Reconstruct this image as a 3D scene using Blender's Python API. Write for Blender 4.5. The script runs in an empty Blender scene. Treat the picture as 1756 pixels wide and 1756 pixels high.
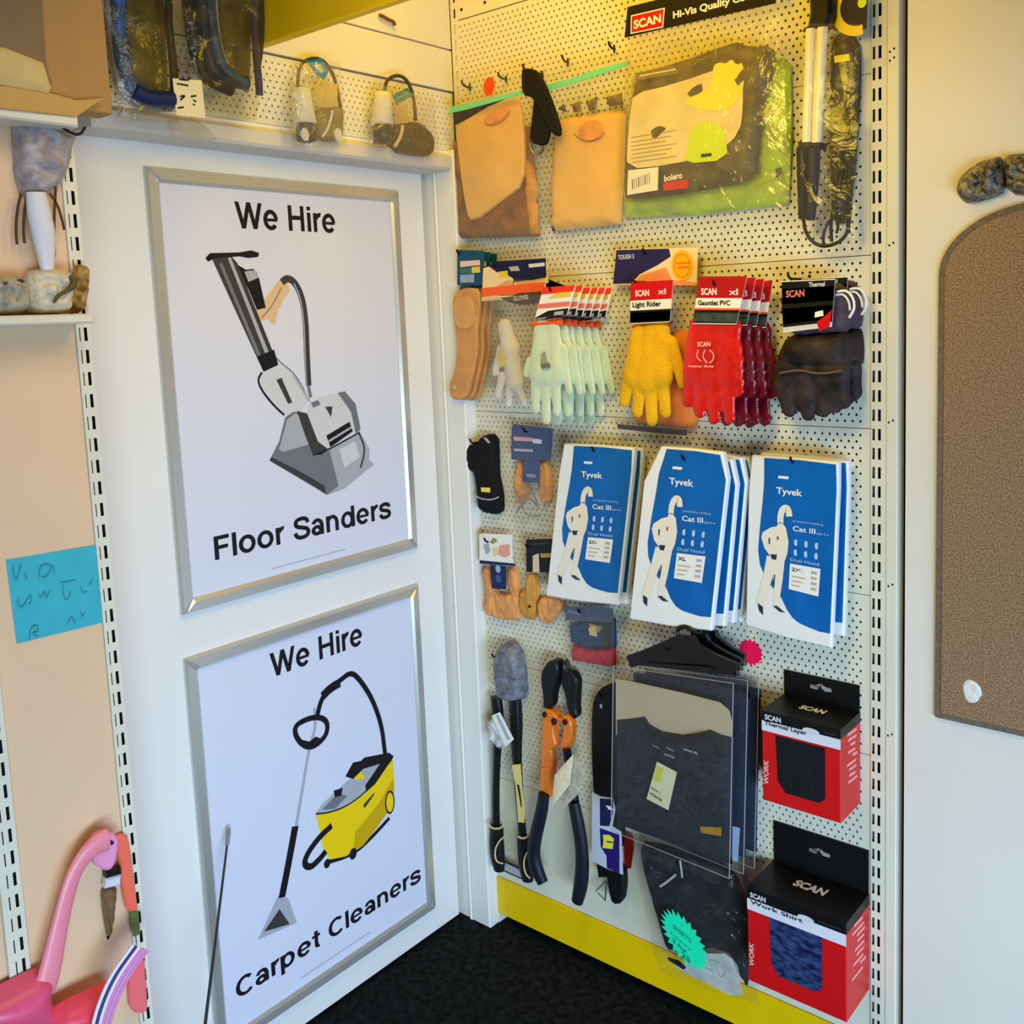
import bpy, math, random
import numpy as np
from mathutils import Matrix, Vector, noise
from mathutils.geometry import delaunay_2d_cdt

S = bpy.context.scene
C = S.collection
R = math.radians

# ---------------------------------------------------------------- camera, world, lights, exposure
cam = bpy.data.cameras.new('camera')
cam_o = bpy.data.objects.new('camera', cam)
C.objects.link(cam_o)
cam.sensor_width = 36.0
cam.sensor_fit = 'HORIZONTAL'
cam.lens = 36.0 * 1683.09 / 1756.0
cam.shift_x = (878 - 938.02) / 1756.0
cam.shift_y = (732.45 - 878) / 1756.0
cam.clip_start = 0.05
cam_o.matrix_world = Matrix(((0.778639, -0.0436485, 0.625952, 1.775377),
                             (0.626331, 0.1141912, -0.771148, -1.784282),
                             (-0.0378188, 0.9924995, 0.1162521, 1.604260),
                             (0, 0, 0, 1)))
S.camera = cam_o

w_ = bpy.data.worlds.new('shop_light')
S.world = w_
w_.use_nodes = True
bg = w_.node_tree.nodes['Background']
bg.inputs[0].default_value = (0.80, 0.90, 1.0, 1)
bg.inputs[1].default_value = 0.02


def area(name, loc, target, sx, sy, power, color, spread=180):
    l = bpy.data.lights.new(name, 'AREA')
    l.shape = 'RECTANGLE'
    l.size = sx
    l.size_y = sy
    l.energy = power
    l.color = color
    l.spread = R(spread)
    o = bpy.data.objects.new(name, l)
    C.objects.link(o)
    d = Vector(target) - Vector(loc)
    o.matrix_world = Matrix.Translation(loc) @ d.to_track_quat('-Z', 'Y').to_matrix().to_4x4()
    return o


# daylight through the shop door and window to the right of and behind the camera; under the canopy a warm
# tube; one weak ceiling lamp; an added warm fill in front of the fascia
area('shop_door_daylight', (2.9, -2.3, 0.5), (0.4, -0.1, 0.30), 1.3, 0.9, 21.20, (0.623, 0.906, 1.000), 96)
area('shop_window_daylight', (3.3, -1.3, 0.55), (0.2, -0.3, 0.30), 1.3, 0.9, 17.60, (0.386, 0.523, 1.000), 100)
area('canopy_tube', (0.60, -0.36, 2.60), (0.55, -0.04, 1.60), 0.95, 0.09, 5.46, (1.000, 0.641, 0.019))
area('ceiling_lamp', (0.95, -1.25, 2.3), (0.9, -0.9, 0), 0.5, 0.5, 5.10, (1.000, 0.853, 0.735))
area('warm_fill_light', (0.95, -0.75, 2.07), (0.52, 0.0, 1.3), 0.3, 0.3, 4.70, (1.000, 0.691, 0.000))  # added fill aimed at the display wall, no real fitting here

S.view_settings.view_transform = 'Standard'
S.view_settings.look = 'None'
S.view_settings.exposure = 0.0
S.view_settings.gamma = 1.0
S.view_settings.use_curve_mapping = False

# ---------------------------------------------------------------- helpers
# Everything on a wall is modelled in (u, v, w): along the wall, up, out of the wall (metres).
BOARD = Matrix(((1, 0, 0, 0), (0, 0, -1, 0), (0, 1, 0, 0), (0, 0, 0, 1)))
LEFT = Matrix(((0, 0, 1, 0), (1, 0, 0, 0), (0, 1, 0, 0), (0, 0, 0, 1)))
ROOM = Matrix.Identity(4)
ORG = {}


def lin(c):
    return tuple((x / 255 / 12.92 if x / 255 <= 0.04045 else ((x / 255 + 0.055) / 1.055) ** 2.4) for x in c) + (1.0,)


_mats = {}


def M(name, rgb=None, rough=0.55, metal=0.0, bump=0.0, bs=60.0, var=0.0, vs=20.0, rgb2=None, spec=0.25, sheen=0.0, detail=4, stretch=None):
    """procedural paint / fabric / plastic: noise driven colour variation and bump"""
    if name in _mats:
        return _mats[name]
    m = bpy.data.materials.new(name)
    m.use_nodes = True
    nt = m.node_tree
    p = nt.nodes['Principled BSDF']
    col = lin(rgb)
    p.inputs['Roughness'].default_value = rough
    p.inputs['Metallic'].default_value = metal
    p.inputs['Specular IOR Level'].default_value = spec
    if sheen:
        p.inputs['Sheen Weight'].default_value = sheen
    tc = nt.nodes.new('ShaderNodeTexCoord')
    src = tc.outputs['Object']
    if stretch:
        mp = nt.nodes.new('ShaderNodeMapping')
        mp.inputs['Scale'].default_value = stretch
        nt.links.new(src, mp.inputs['Vector'])
        src = mp.outputs['Vector']
    n1 = nt.nodes.new('ShaderNodeTexNoise')
    n1.inputs['Scale'].default_value = vs
    n1.inputs['Detail'].default_value = detail
    nt.links.new(src, n1.inputs['Vector'])
    ramp = nt.nodes.new('ShaderNodeValToRGB')
    c2 = lin(rgb2) if rgb2 else tuple(max(0, x * (1 - var)) for x in col[:3]) + (1,)
    c1 = col if rgb2 else tuple(min(1, x * (1 + var * .6)) for x in col[:3]) + (1,)
    ramp.color_ramp.elements[0].position = 0.36
    ramp.color_ramp.elements[1].position = 0.64
    ramp.color_ramp.elements[0].color = c2
    ramp.color_ramp.elements[1].color = c1
    nt.links.new(n1.outputs['Fac'], ramp.inputs['Fac'])
    nt.links.new(ramp.outputs['Color'], p.inputs['Base Color'])
    if bump:
        n2 = nt.nodes.new('ShaderNodeTexNoise')
        n2.inputs['Scale'].default_value = bs
        n2.inputs['Detail'].default_value = 3
        nt.links.new(src, n2.inputs['Vector'])
        b = nt.nodes.new('ShaderNodeBump')
        b.inputs['Strength'].default_value = bump
        b.inputs['Distance'].default_value = 0.004
        nt.links.new(n2.outputs['Fac'], b.inputs['Height'])
        nt.links.new(b.outputs['Normal'], p.inputs['Normal'])
    _mats[name] = m
    return m


def FILM(name='clear_film', haze=0.03, gloss=0.035, tint=(250, 250, 248), hz=(235, 235, 235), bump=0.5, bs=22.0, rough=0.16):
    """thin clear plastic film: mostly see-through, a little haze, crinkled reflections"""
    if name in _mats:
        return _mats[name]
    m = bpy.data.materials.new(name)
    m.use_nodes = True
    nt = m.node_tree
    for n in list(nt.nodes):
        nt.nodes.remove(n)
    out = nt.nodes.new('ShaderNodeOutputMaterial')
    tr = nt.nodes.new('ShaderNodeBsdfTransparent')
    tr.inputs[0].default_value = lin(tint)
    df = nt.nodes.new('ShaderNodeBsdfDiffuse')
    df.inputs[0].default_value = lin(hz)
    gl = nt.nodes.new('ShaderNodeBsdfGlossy')
    gl.inputs['Roughness'].default_value = rough
    tc = nt.nodes.new('ShaderNodeTexCoord')
    nz = nt.nodes.new('ShaderNodeTexNoise')
    nz.inputs['Scale'].default_value = bs
    nz.inputs['Detail'].default_value = 4
    nz.inputs['Distortion'].default_value = 1.2
    nt.links.new(tc.outputs['Object'], nz.inputs['Vector'])
    bp = nt.nodes.new('ShaderNodeBump')
    bp.inputs['Strength'].default_value = bump
    bp.inputs['Distance'].default_value = 0.01
    nt.links.new(nz.outputs['Fac'], bp.inputs['Height'])
    nt.links.new(bp.outputs['Normal'], gl.inputs['Normal'])
    m1 = nt.nodes.new('ShaderNodeMixShader')
    m1.inputs[0].default_value = haze
    nt.links.new(tr.outputs[0], m1.inputs[1])
    nt.links.new(df.outputs[0], m1.inputs[2])
    lw = nt.nodes.new('ShaderNodeLayerWeight')
    lw.inputs['Blend'].default_value = 0.25
    ma = nt.nodes.new('ShaderNodeMath')
    ma.operation = 'MULTIPLY_ADD'
    ma.inputs[1].default_value = 0.18
    ma.inputs[2].default_value = gloss
    nt.links.new(lw.outputs['Fresnel'], ma.inputs[0])
    m2 = nt.nodes.new('ShaderNodeMixShader')
    nt.links.new(ma.outputs[0], m2.inputs[0])
    nt.links.new(m1.outputs[0], m2.inputs[1])
    nt.links.new(gl.outputs[0], m2.inputs[2])
    nt.links.new(m2.outputs[0], out.inputs[0])
    _mats[name] = m
    return m


_txt = {}


def text_geo(s, bold):
    k = (s, bold)
    if k not in _txt:
        cu = bpy.data.curves.new('t', 'FONT')
        cu.body = s
        cu.offset = bold
        cu.resolution_u = 3
        o = bpy.data.objects.new('t', cu)
        C.objects.link(o)
        dg = bpy.context.evaluated_depsgraph_get()
        me = bpy.data.meshes.new_from_object(o.evaluated_get(dg))
        v = [(q.co.x, q.co.y) for q in me.vertices]
        f = [tuple(p.vertices) for p in me.polygons]
        bpy.data.objects.remove(o)
        bpy.data.curves.remove(cu)
        bpy.data.meshes.remove(me)
        xs = [a for a, b in v]
        _txt[k] = (v, f, min(xs), max(xs))
    return _txt[k]


def area2(pl):
    return sum(pl[i][0] * pl[(i + 1) % len(pl)][1] - pl[(i + 1) % len(pl)][0] * pl[i][1] for i in range(len(pl)))


def ccw(pl):
    return list(pl) if area2(pl) > 0 else list(pl)[::-1]


def inset(pl, d):
    n = len(pl)
    out = []
    for i in range(n):
        a, b, c = Vector(pl[i - 1]), Vector(pl[i]), Vector(pl[(i + 1) % n])
        e1 = (b - a)
        e2 = (c - b)
        if e1.length < 1e-9 or e2.length < 1e-9:
            out.append(tuple(b))
            continue
        e1.normalize()
        e2.normalize()
        n1 = Vector((-e1.y, e1.x))
        n2 = Vector((-e2.y, e2.x))
        k = n1 + n2
        k = k / max(0.5, k.dot(k) / 2 + 1e-6) if k.length > 1e-6 else n1
        out.append((b.x + k.x * d, b.y + k.y * d))
    return out


def smooth_loop(pl, n=2, closed=True):
    pl = [tuple(p) for p in pl]
    for _ in range(n):
        q = []
        m = len(pl)
        rng = range(m) if closed else range(m - 1)
        if not closed:
            q.append(pl[0])
        for i in rng:
            a, b = pl[i], pl[(i + 1) % m]
            q.append(tuple(.75 * x + .25 * y for x, y in zip(a, b)))
            q.append(tuple(.25 * x + .75 * y for x, y in zip(a, b)))
        if not closed:
            q.append(pl[-1])
        pl = q
    return pl


def ell(c, rx, ry, n=24, rot=0.0):
    return [(c[0] + rx * math.cos(t) * math.cos(rot) - ry * math.sin(t) * math.sin(rot),
             c[1] + rx * math.cos(t) * math.sin(rot) + ry * math.sin(t) * math.cos(rot))
            for t in [2 * math.pi * i / n for i in range(n)]]


def star(c, r0, r1, n, rot=0.0, sx=1.0, sy=1.0):
    o = []
    for i in range(2 * n):
        r = r1 if i % 2 else r0
        t = rot + math.pi * i / n
        o.append((c[0] + sx * r * math.cos(t), c[1] + sy * r * math.sin(t)))
    return o


def inside(pt, pl):
    x, y = pt
    r = False
    j = len(pl) - 1
    for i in range(len(pl)):
        xi, yi = pl[i]
        xj, yj = pl[j]
        if (yi > y) != (yj > y) and x < (xj - xi) * (y - yi) / (yj - yi) + xi:
            r = not r
        j = i
    return r


def surface_nets(f, lo, hi, h):
    n = [int(math.ceil((b - a) / h)) + 1 for a, b in zip(lo, hi)]
    ax = [lo[i] + h * np.arange(n[i]) for i in range(3)]
    G = np.stack(np.meshgrid(*ax, indexing='ij'), -1)
    V = f(G.reshape(-1, 3)).reshape(n)
    s = V < 0
    c = [(i, j, k) for i in (0, 1) for j in (0, 1) for k in (0, 1)]
    sl = lambda A, o: A[o[0]:n[0] - 1 + o[0], o[1]:n[1] - 1 + o[1], o[2]:n[2] - 1 + o[2]]
    cnt = sum(sl(s, o).astype(int) for o in c)
    act = (cnt > 0) & (cnt < 8)
    acc = np.zeros(act.shape + (3,))
    num = np.zeros(act.shape)
    for a in c:
        for d in range(3):
            if a[d]:
                continue
            b = list(a)
            b[d] = 1
            va, vb = sl(V, a), sl(V, b)
            x = (va < 0) != (vb < 0)
            t = np.where(x, va / np.where(x, va - vb, 1), 0)
            for e in range(3):
                acc[..., e] += np.where(x, a[e] + (t if e == d else 0), 0)
            num += x
    idx = -np.ones(act.shape, int)
    idx[act] = np.arange(act.sum())
    base = np.stack(np.meshgrid(*[ax[i][:-1] for i in range(3)], indexing='ij'), -1)
    P = (base + h * acc / np.maximum(num, 1)[..., None])[act]
    F = []
    for d in range(3):
        e, g = (d + 1) % 3, (d + 2) % 3
        A = np.moveaxis(s, (d, e, g), (0, 1, 2))
        I = np.moveaxis(idx, (d, e, g), (0, 1, 2))
        a0 = A[:-1, 1:-1, 1:-1]
        a1 = A[1:, 1:-1, 1:-1]
        for flag in (True, False):
            m = (a0 != a1) & (a0 == flag)
            q = [I[:, :-1, :-1][m], I[:, 1:, :-1][m], I[:, 1:, 1:][m], I[:, :-1, 1:][m]]
            if not flag:
                q = q[::-1]
            F += list(zip(*[x.tolist() for x in q]))
    return [tuple(p) for p in P], [fc for fc in F if min(fc) >= 0]


class MB:
    def __init__(self):
        self.v, self.f, self.m, self.s, self.mats = [], [], [], [], []

    def mi(self, mat):
        if mat not in self.mats:
            self.mats.append(mat)
        return self.mats.index(mat)

    def add(self, v, f, mat, smooth=False):
        o = len(self.v)
        k = self.mi(mat)
        self.v += [tuple(map(float, p)) for p in v]
        self.f += [tuple(i + o for i in p) for p in f]
        self.m += [k] * len(f)
        self.s += [smooth] * len(f)
        return self

    def poly(self, pl, w0, w1, mat, bev=0.0):
        """outline extruded from w0 (back) to w1 (front)"""
        pl = ccw(pl)
        n = len(pl)
        rings = [([(x, y, w0) for x, y in pl])]
        if bev:
            rings.append([(x, y, w1 - bev) for x, y in pl])
            rings.append([(x, y, w1) for x, y in inset(pl, bev)])
        else:
            rings.append([(x, y, w1) for x, y in pl])
        v = sum(rings, [])
        f = [tuple(range(n))[::-1]]
        for r in range(len(rings) - 1):
            for i in range(n):
                j = (i + 1) % n
                f.append((r * n + i, r * n + j, (r + 1) * n + j, (r + 1) * n + i))
        f.append(tuple((len(rings) - 1) * n + i for i in range(n)))
        return self.add(v, f, mat)

    def flat(self, pl, w, mat):
        pl = ccw(pl)
        return self.add([(x, y, w) for x, y in pl], [tuple(range(len(pl)))], mat)

    def box(self, u0, u1, v0, v1, w0, w1, mat, bev=0.0):
        return self.poly([(u0, v0), (u1, v0), (u1, v1), (u0, v1)], w0, w1, mat, bev)

    def stroke(self, pts, wd, w, mat, th=0.0, closed=False, sm=2):
        pts = smooth_loop(pts, sm, closed) if sm else pts
        n = len(pts)
        Lp, Rp = [], []
        for i, p in enumerate(pts):
            a = pts[i - 1] if (i or closed) else p
            b = pts[(i + 1) % n] if (i < n - 1 or closed) else p
            d = Vector((b[0] - a[0], b[1] - a[1]))
            d = d.normalized() if d.length > 1e-9 else Vector((1, 0))
            Lp.append((p[0] - d.y * wd / 2, p[1] + d.x * wd / 2))
            Rp.append((p[0] + d.y * wd / 2, p[1] - d.x * wd / 2))
        m = n if closed else n - 1
        v = [(x, y, w) for x, y in Rp] + [(x, y, w) for x, y in Lp]
        f = [(i, (i + 1) % n, n + (i + 1) % n, n + i) for i in range(m)]
        if th:
            k = len(v)
            v += [(x, y, w - th) for x, y, _ in v]
            f += [(i + k, n + i + k, n + (i + 1) % n + k, (i + 1) % n + k) for i in range(m)]
            for i in range(m):
                j = (i + 1) % n
                f += [(i, i + k, j + k, j), (n + j, n + j + k, n + i + k, n + i)]
            if not closed:
                f += [(0, n, n + k, k), (n - 1, n - 1 + k, 2 * n - 1 + k, 2 * n - 1)]
        return self.add(v, f, mat)

    def tube(self, pts, r, mat, n=10, flat=1.0, sm=2, closed=False):
        """round bar along points (u, v, w); r a number or one radius per point; flat squeezes w"""
        rr = list(r) if isinstance(r, (list, tuple)) else [r] * len(pts)
        q = smooth_loop([tuple(p) + (x,) for p, x in zip(pts, rr)], sm, closed) if sm else [tuple(p) + (x,) for p, x in zip(pts, rr)]
        P = [Vector(p[:3]) for p in q]
        k = len(P)
        v = []
        up = Vector((0, 0, 1))
        for i in range(k):
            a = P[i - 1] if (i or closed) else P[i]
            b = P[(i + 1) % k] if (i < k - 1 or closed) else P[i]
            d = (b - a)
            d = d.normalized() if d.length > 1e-9 else Vector((0, 1, 0))
            ref = up if abs(d.dot(up)) < 0.95 else Vector((1, 0, 0))
            x = d.cross(ref).normalized()
            y = x.cross(d).normalized()
            for j in range(n):
                t = 2 * math.pi * j / n
                v.append(P[i] + q[i][3] * (x * math.cos(t) + y * math.sin(t) * flat))
        f = []
        for i in range(k if closed else k - 1):
            for j in range(n):
                i2 = (i + 1) % k
                f.append((i * n + j, i * n + (j + 1) % n, i2 * n + (j + 1) % n, i2 * n + j))
        self.add(v, f, mat, True)
        if not closed:
            self.add(v[:n], [tuple(range(n))[::-1]], mat)
            self.add(v[-n:], [tuple(range(n))], mat)
        return self

    def lathe(self, axis_pts, mat, n=20):
        """round body about a straight or bent axis: (u, v, w, radius) rings"""
        return self.tube([p[:3] for p in axis_pts], [p[3] for p in axis_pts], mat, n, 1.0, 0)

    def puff(self, pl, w, th, mat, step=0.012, r=0.02, nz=0.0, ns=30.0, seed=0, back=True, fold=None):
        """soft body: flat back, front swelling from the outline, with creases"""
        pl = ccw(pl)
        bd = []
        for i in range(len(pl)):
            a, b = Vector(pl[i]), Vector(pl[(i + 1) % len(pl)])
            k = max(1, int((b - a).length / step))
            bd += [a.lerp(b, t / k) for t in range(k)]
        nb = len(bd)
        A = np.array([tuple(p) for p in bd])
        Bq = np.roll(A, -1, 0)
        lo, hi = A.min(0), A.max(0)

        def dist(P):
            d = Bq - A
            t = np.clip(((P - A) * d).sum(1) / np.maximum((d * d).sum(1), 1e-12), 0, 1)
            return np.sqrt((((A + d * t[:, None]) - P) ** 2).sum(1).min())
        rnd = random.Random(seed)
        pts = list(bd)
        dd = [0.0] * nb
        y = lo[1] + step / 2
        row = 0
        while y < hi[1]:
            x = lo[0] + (step / 2 if row % 2 else step * .1)
            while x < hi[0]:
                p = (x + rnd.uniform(-.12, .12) * step, y + rnd.uniform(-.12, .12) * step)
                if inside(p, [tuple(q) for q in bd]):
                    e = dist(np.array(p))
                    if e > step * .38:
                        pts.append(Vector(p))
                        dd.append(e)
                x += step
            y += step * .87
            row += 1
        vs, es, fs, *_ = delaunay_2d_cdt(pts, [(i, (i + 1) % nb) for i in range(nb)], [], 1, 1e-7)
        if len(vs) != len(pts):
            dd = [dist(np.array(tuple(p))) for p in vs]
        v = []
        for p, d in zip(vs, dd):
            e = min(d / r, 1.0)
            hgt = th * math.sqrt(max(0, 1 - (1 - e) ** 2))
            q = Vector((p.x * ns, p.y * ns * (fold or 1.0), seed * 7.3))
            hgt += e * nz * (noise.noise(q) + .5 * noise.noise(q * 2.1))
            v.append((p.x, p.y, w + max(0.0002, hgt) if d > 1e-6 else w))
        ff = []
        for t in fs:
            a, b, c = [vs[i] for i in t[:3]]
            ff.append(tuple(t) if (b - a).cross(c - a) > 0 else tuple(t)[::-1])
        self.add(v, ff, mat, True)
        if back:
            self.add([(p.x, p.y, w) for p in bd], [tuple(range(nb))[::-1]], mat)
        return self

    def film(self, quad, w, mat, bulge=0.0, nz=0.003, n=14, seed=1, ns=18.0):
        """one crinkled sheet over a quad bl, br, tr, tl"""
        bl, br, tr, tl = [Vector(p) for p in quad]
        v = []
        for j in range(n + 1):
            for i in range(n + 1):
                s, t = i / n, j / n
                p = bl.lerp(br, s).lerp(tl.lerp(tr, s), t)
                k = 16 * s * (1 - s) * t * (1 - t)
                v.append((p.x, p.y, w + bulge * k ** .5 + nz * noise.noise(Vector((p.x * ns, p.y * ns, seed)))))
        f = [(j * (n + 1) + i, j * (n + 1) + i + 1, (j + 1) * (n + 1) + i + 1, (j + 1) * (n + 1) + i) for j in range(n) for i in range(n)]
        return self.add(v, f, mat, True)

    def text(self, s, p, width, height, mat, w, slope=0.0, bold=0.02, w_slope=0.0):
        """lettering: baseline start p, total width, capital height; slope = rise per unit of width"""
        v, f, x0, x1 = text_geo(s, bold)
        sx = width / (x1 - x0)
        sy = height / 0.70
        return self.add([(p[0] + (x - x0) * sx, p[1] + y * sy + slope * (x - x0) * sx, w) for x, y in v], f, mat)

    def helv(self, s, p, width, height, mat, w):
        """plain bold grotesque lettering from strokes; p = baseline start, height = capital height"""
        T = .185
        X = .76
        polys = []
        x = 0.0

        def ring(cx, cy, rx, ry, a0, a1, n=26):
            o = []
            for k in (0, 1):
                q = [math.radians(a0 + (a1 - a0) * i / n) for i in range(n + 1)]
                q = q if k == 0 else q[::-1]
                o += [(cx + (rx - k * T) * math.cos(t), cy + (ry - k * T * .92) * math.sin(t)) for t in q]
            h = n + 1
            return [[o[i], o[i + 1], o[2 * h - 2 - i], o[2 * h - 1 - i]] for i in range(n)]

        def bar(a, b, c, d, t=T):
            return [[(a, b), (a + t, b), (c + t, d), (c, d)]]

        def rect(a, b, c, d):
            return [[(a, b), (c, b), (c, d), (a, d)]]

        def curve(pts):
            m = MB()
            m.stroke(pts, T, 0, mat, sm=3)
            return [[m.v[i][:2] for i in f] for f in m.f]
        sp = [(.87, .70), (.84, .84), (.68, .925), (.47, .93), (.26, .90), (.14, .76), (.20, .61), (.42, .54), (.64, .49), (.84, .42), (.90, .26), (.80, .12), (.60, .07), (.40, .07), (.20, .13), (.09, .32)]
        for ch in s:
            g = []
            if ch == 'W':
                g = bar(0, 1, .27, 0) + bar(.27, 0, .53, 1) + bar(.53, 1, .79, 0) + bar(.79, 0, 1.06, 1)
                a = 1.06 + T
            elif ch == 'H':
                g = rect(.06, 0, .06 + T, 1) + rect(.66, 0, .66 + T, 1) + rect(.2, .44, .7, .44 + T * .9)
                a = .92
            elif ch == 'F':
                g = rect(.06, 0, .06 + T, 1) + rect(.2, 1 - T * .9, .70, 1) + rect(.2, .43, .64, .43 + T * .88)
                a = .74
            elif ch == 'C':
                g = ring(.46, .5, .44, .52, 44, 316)
                a = .86
            elif ch == 'S':
                g = curve([(u * .82, v) for u, v in sp])
                a = .82
            elif ch == 's':
                g = curve([(u * .66, v * X) for u, v in sp])
                a = .64
            elif ch == 'e':
                g = ring(.35, X / 2, .35, X / 2 + .02, 2, 322) + rect(.1, X / 2 - .06, .66, X / 2 + .06)
                a = .74
            elif ch == 'o':
                g = ring(.37, X / 2, .37, X / 2 + .02, 0, 360)
                a = .78
            elif ch in 'dp':
                g = ring(.36, X / 2, .34, X / 2 + .02, 0, 360)
                g += rect(.56, 0, .56 + T, 1) if ch == 'd' else rect(.0, -.27, T, X)
                a = .80
            elif ch == 'a':
                g = ring(.30, .23, .28, .245, 0, 360) + rect(.46, 0, .46 + T, .5) + ring(.33, .48, .295, X - .46, 0, 165)
                a = .70
            elif ch == 'n':
                g = rect(.04, 0, .04 + T, X) + ring(.36, .42, .32, X - .40, 0, 150) + rect(.68 - T, 0, .68, .45)
                a = .76
            elif ch == 'r':
                g = rect(.04, 0, .04 + T, X) + ring(.38, .40, .30, X - .38, 75, 155)
                a = .46
            elif ch == 'i':
                g = rect(.05, 0, .05 + T, X) + rect(.05, .85, .05 + T, 1)
                a = .29
            elif ch == 'l':
                g = rect(.05, 0, .05 + T, 1)
                a = .29
            elif ch == 't':
                g = rect(.12, .1, .12 + T, .96) + rect(0, X - T * .8, .42, X) + ring(.33, .19, .21, .2, 180, 285)
                a = .44
            elif ch == ' ':
                a = .34
            polys += [[(u + x, v) for u, v in q] for q in g]
            x += a + .03
        sx = width / (max(u for q in polys for u, v in q))
        for i, q in enumerate(polys):
            self.flat([(p[0] + u * sx, p[1] + v * height) for u, v in q], w + (i % 7) * 2e-6, mat)
        return self

    def shape(self, v, f, mat):
        return self.add(v, f, mat, True)

    def build(self, name, parent=None, frame=None, origin=None, label=None):
        root = parent
        while root is not None and root.name not in ORG:
            root = root.parent
        org = ORG[root.name][1] if root is not None else (origin or (0, 0, 0))
        me = bpy.data.meshes.new(name)
        me.from_pydata([(a - org[0], b - org[1], c - org[2]) for a, b, c in self.v], [], self.f)
        for m in self.mats:
            me.materials.append(m)
        me.polygons.foreach_set('material_index', self.m)
        me.polygons.foreach_set('use_smooth', self.s)
        me.update()
        o = bpy.data.objects.new(name, me)
        C.objects.link(o)
        if parent is not None:
            o.parent = parent
        else:
            o.matrix_world = frame @ Matrix.Translation(org)
            ORG[o.name] = (frame, org)
        if label:
            o['label'] = label
        return o


def tag(o, label=None, cat=None, group=None, kind=None):
    for k, x in (('label', label), ('category', cat), ('group', group), ('kind', kind)):
        if x:
            o[k] = x
    return o


def thing(name, label, cat, frame, origin, group=None):
    o = bpy.data.objects.new(name, None)
    o.empty_display_size = 0.05
    C.objects.link(o)
    o.matrix_world = frame @ Matrix.Translation(origin)
    ORG[o.name] = (frame, tuple(origin))
    return tag(o, label, cat, group)


def copy_tree(o, parent=None):
    c = o.copy()
    C.objects.link(c)
    if parent is not None:
        c.parent = parent
    for ch in list(o.children):
        copy_tree(ch, c)
    return c


def dup(src, delta, label, group=None, rot=0.0):
    """an individual copy of a thing, moved by (u, v, w)"""
    fr, org = ORG[src.name]
    c = copy_tree(src)
    org2 = tuple(a + b for a, b in zip(org, delta))
    c.matrix_world = fr @ Matrix.Translation(org2) @ Matrix.Rotation(R(rot), 4, 'Z')
    ORG[c.name] = (fr, org2)
    return tag(c, label, None, group)


def bones_mesh(mb, bones, w0, flat, mat, k=0.006, h=0.0035, wob=0.0):
    """one continuous skin over tapered bones ((u,v),(u,v),r0,r1), squeezed towards the wall"""
    P = [b[0] for b in bones] + [b[1] for b in bones]
    rm = max(max(b[2], b[3]) for b in bones)
    lo = (min(p[0] for p in P) - rm - .01, min(p[1] for p in P) - rm - .01, w0 - rm / flat - .01)
    hi = (max(p[0] for p in P) + rm + .01, max(p[1] for p in P) + rm + .01, w0 + rm / flat + .01)

    def f(X):
        Y = X.copy()
        Y[:, 2] = (Y[:, 2] - w0) * flat
        D = None
        for a, b, ra, rb in bones:
            a3 = np.array([a[0], a[1], 0.0])
            b3 = np.array([b[0], b[1], 0.0])
            ba = b3 - a3
            t = np.clip(((Y - a3) @ ba) / max(ba @ ba, 1e-12), 0, 1)
            d = np.linalg.norm(Y - a3 - t[:, None] * ba, axis=1) - (ra + (rb - ra) * t)
            if D is None:
                D = d
            else:
                hh = np.clip(.5 + .5 * (D - d) / k, 0, 1)
                D = D * (1 - hh) + d * hh - k * hh * (1 - hh)
        if wob:
            D = D + wob * np.sin(X[:, 0] * 190 + 2 * np.sin(X[:, 1] * 90)) * np.sin(X[:, 1] * 120)
        return D
    v, fc = surface_nets(f, lo, hi, h)
    mb.shape(v, fc, mat)
    return mb


# ---------------------------------------------------------------- shared materials
WHITE = M('white_paint', (232, 229, 224), 0.45, var=.02, vs=3)
CREAM = M('cream_steel', (222, 217, 196), 0.42, var=.03, vs=6)
DARK = M('hole_shade', (16, 15, 14), 0.9)  # shade inside slots and small holes, put into the colour
CAVITY = M('cavity_shade', (26, 24, 21), 0.9, var=.1)  # dark backing: shade of the hollow behind the panels as base colour
BLACK = M('black_plastic', (17, 17, 19), 0.42, var=.1, vs=60)
CARDBLK = M('black_card', (18, 18, 20), 0.4)
PAPER = M('white_paper', (238, 236, 230), 0.6)
PRINTW = M('white_print', (235, 235, 238), 0.5)
INK = M('black_ink', (22, 22, 26), 0.5)
RED = M('red_card', (204, 12, 16), 0.4)
NAVY = M('navy_card', (26, 30, 78), 0.4)
WIRE = M('dark_wire', (40, 38, 36), 0.35, metal=.8)
TAN = M('tan_leather', (206, 148, 88), 0.62, bump=.25, bs=120, var=.12, vs=25)
CLEAR = FILM()

# ---------------------------------------------------------------- the setting


def structure(name, mb, frame, origin=(0, 0, 0)):
    return tag(mb.build(name, None, frame, origin), kind='structure')


CARPET = M('black_carpet', (27, 33, 35), 0.95, bump=.8, bs=160, vs=58, rgb2=(2, 5, 6), detail=6, spec=.15)
mb = MB()
mb.box(-.4, 3.2, -3.4, .3, -.04, 0, CARPET)
structure('floor', mb, ROOM)

WALLR = M('cream_wall', (226, 217, 205), 0.6, var=.015, vs=5, bump=.04, bs=90)
mb = MB()
mb.box(1.166, 3.2, 0, 3.0, -.12, -.001, WALLR)
structure('wall_right', mb, BOARD)

mb = MB()
mb.box(-3.4, -.915, 0, 3.0, -.12, -.002, WHITE)
mb.box(-.915, .05, 2.0, 3.0, -.12, -.002, WHITE)
structure('wall_left', mb, LEFT)

mb = MB()
mb.box(-.1, 1.166, 0, 3.0, -.12, -.06, CAVITY)
structure('wall_back', mb, BOARD)

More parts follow.
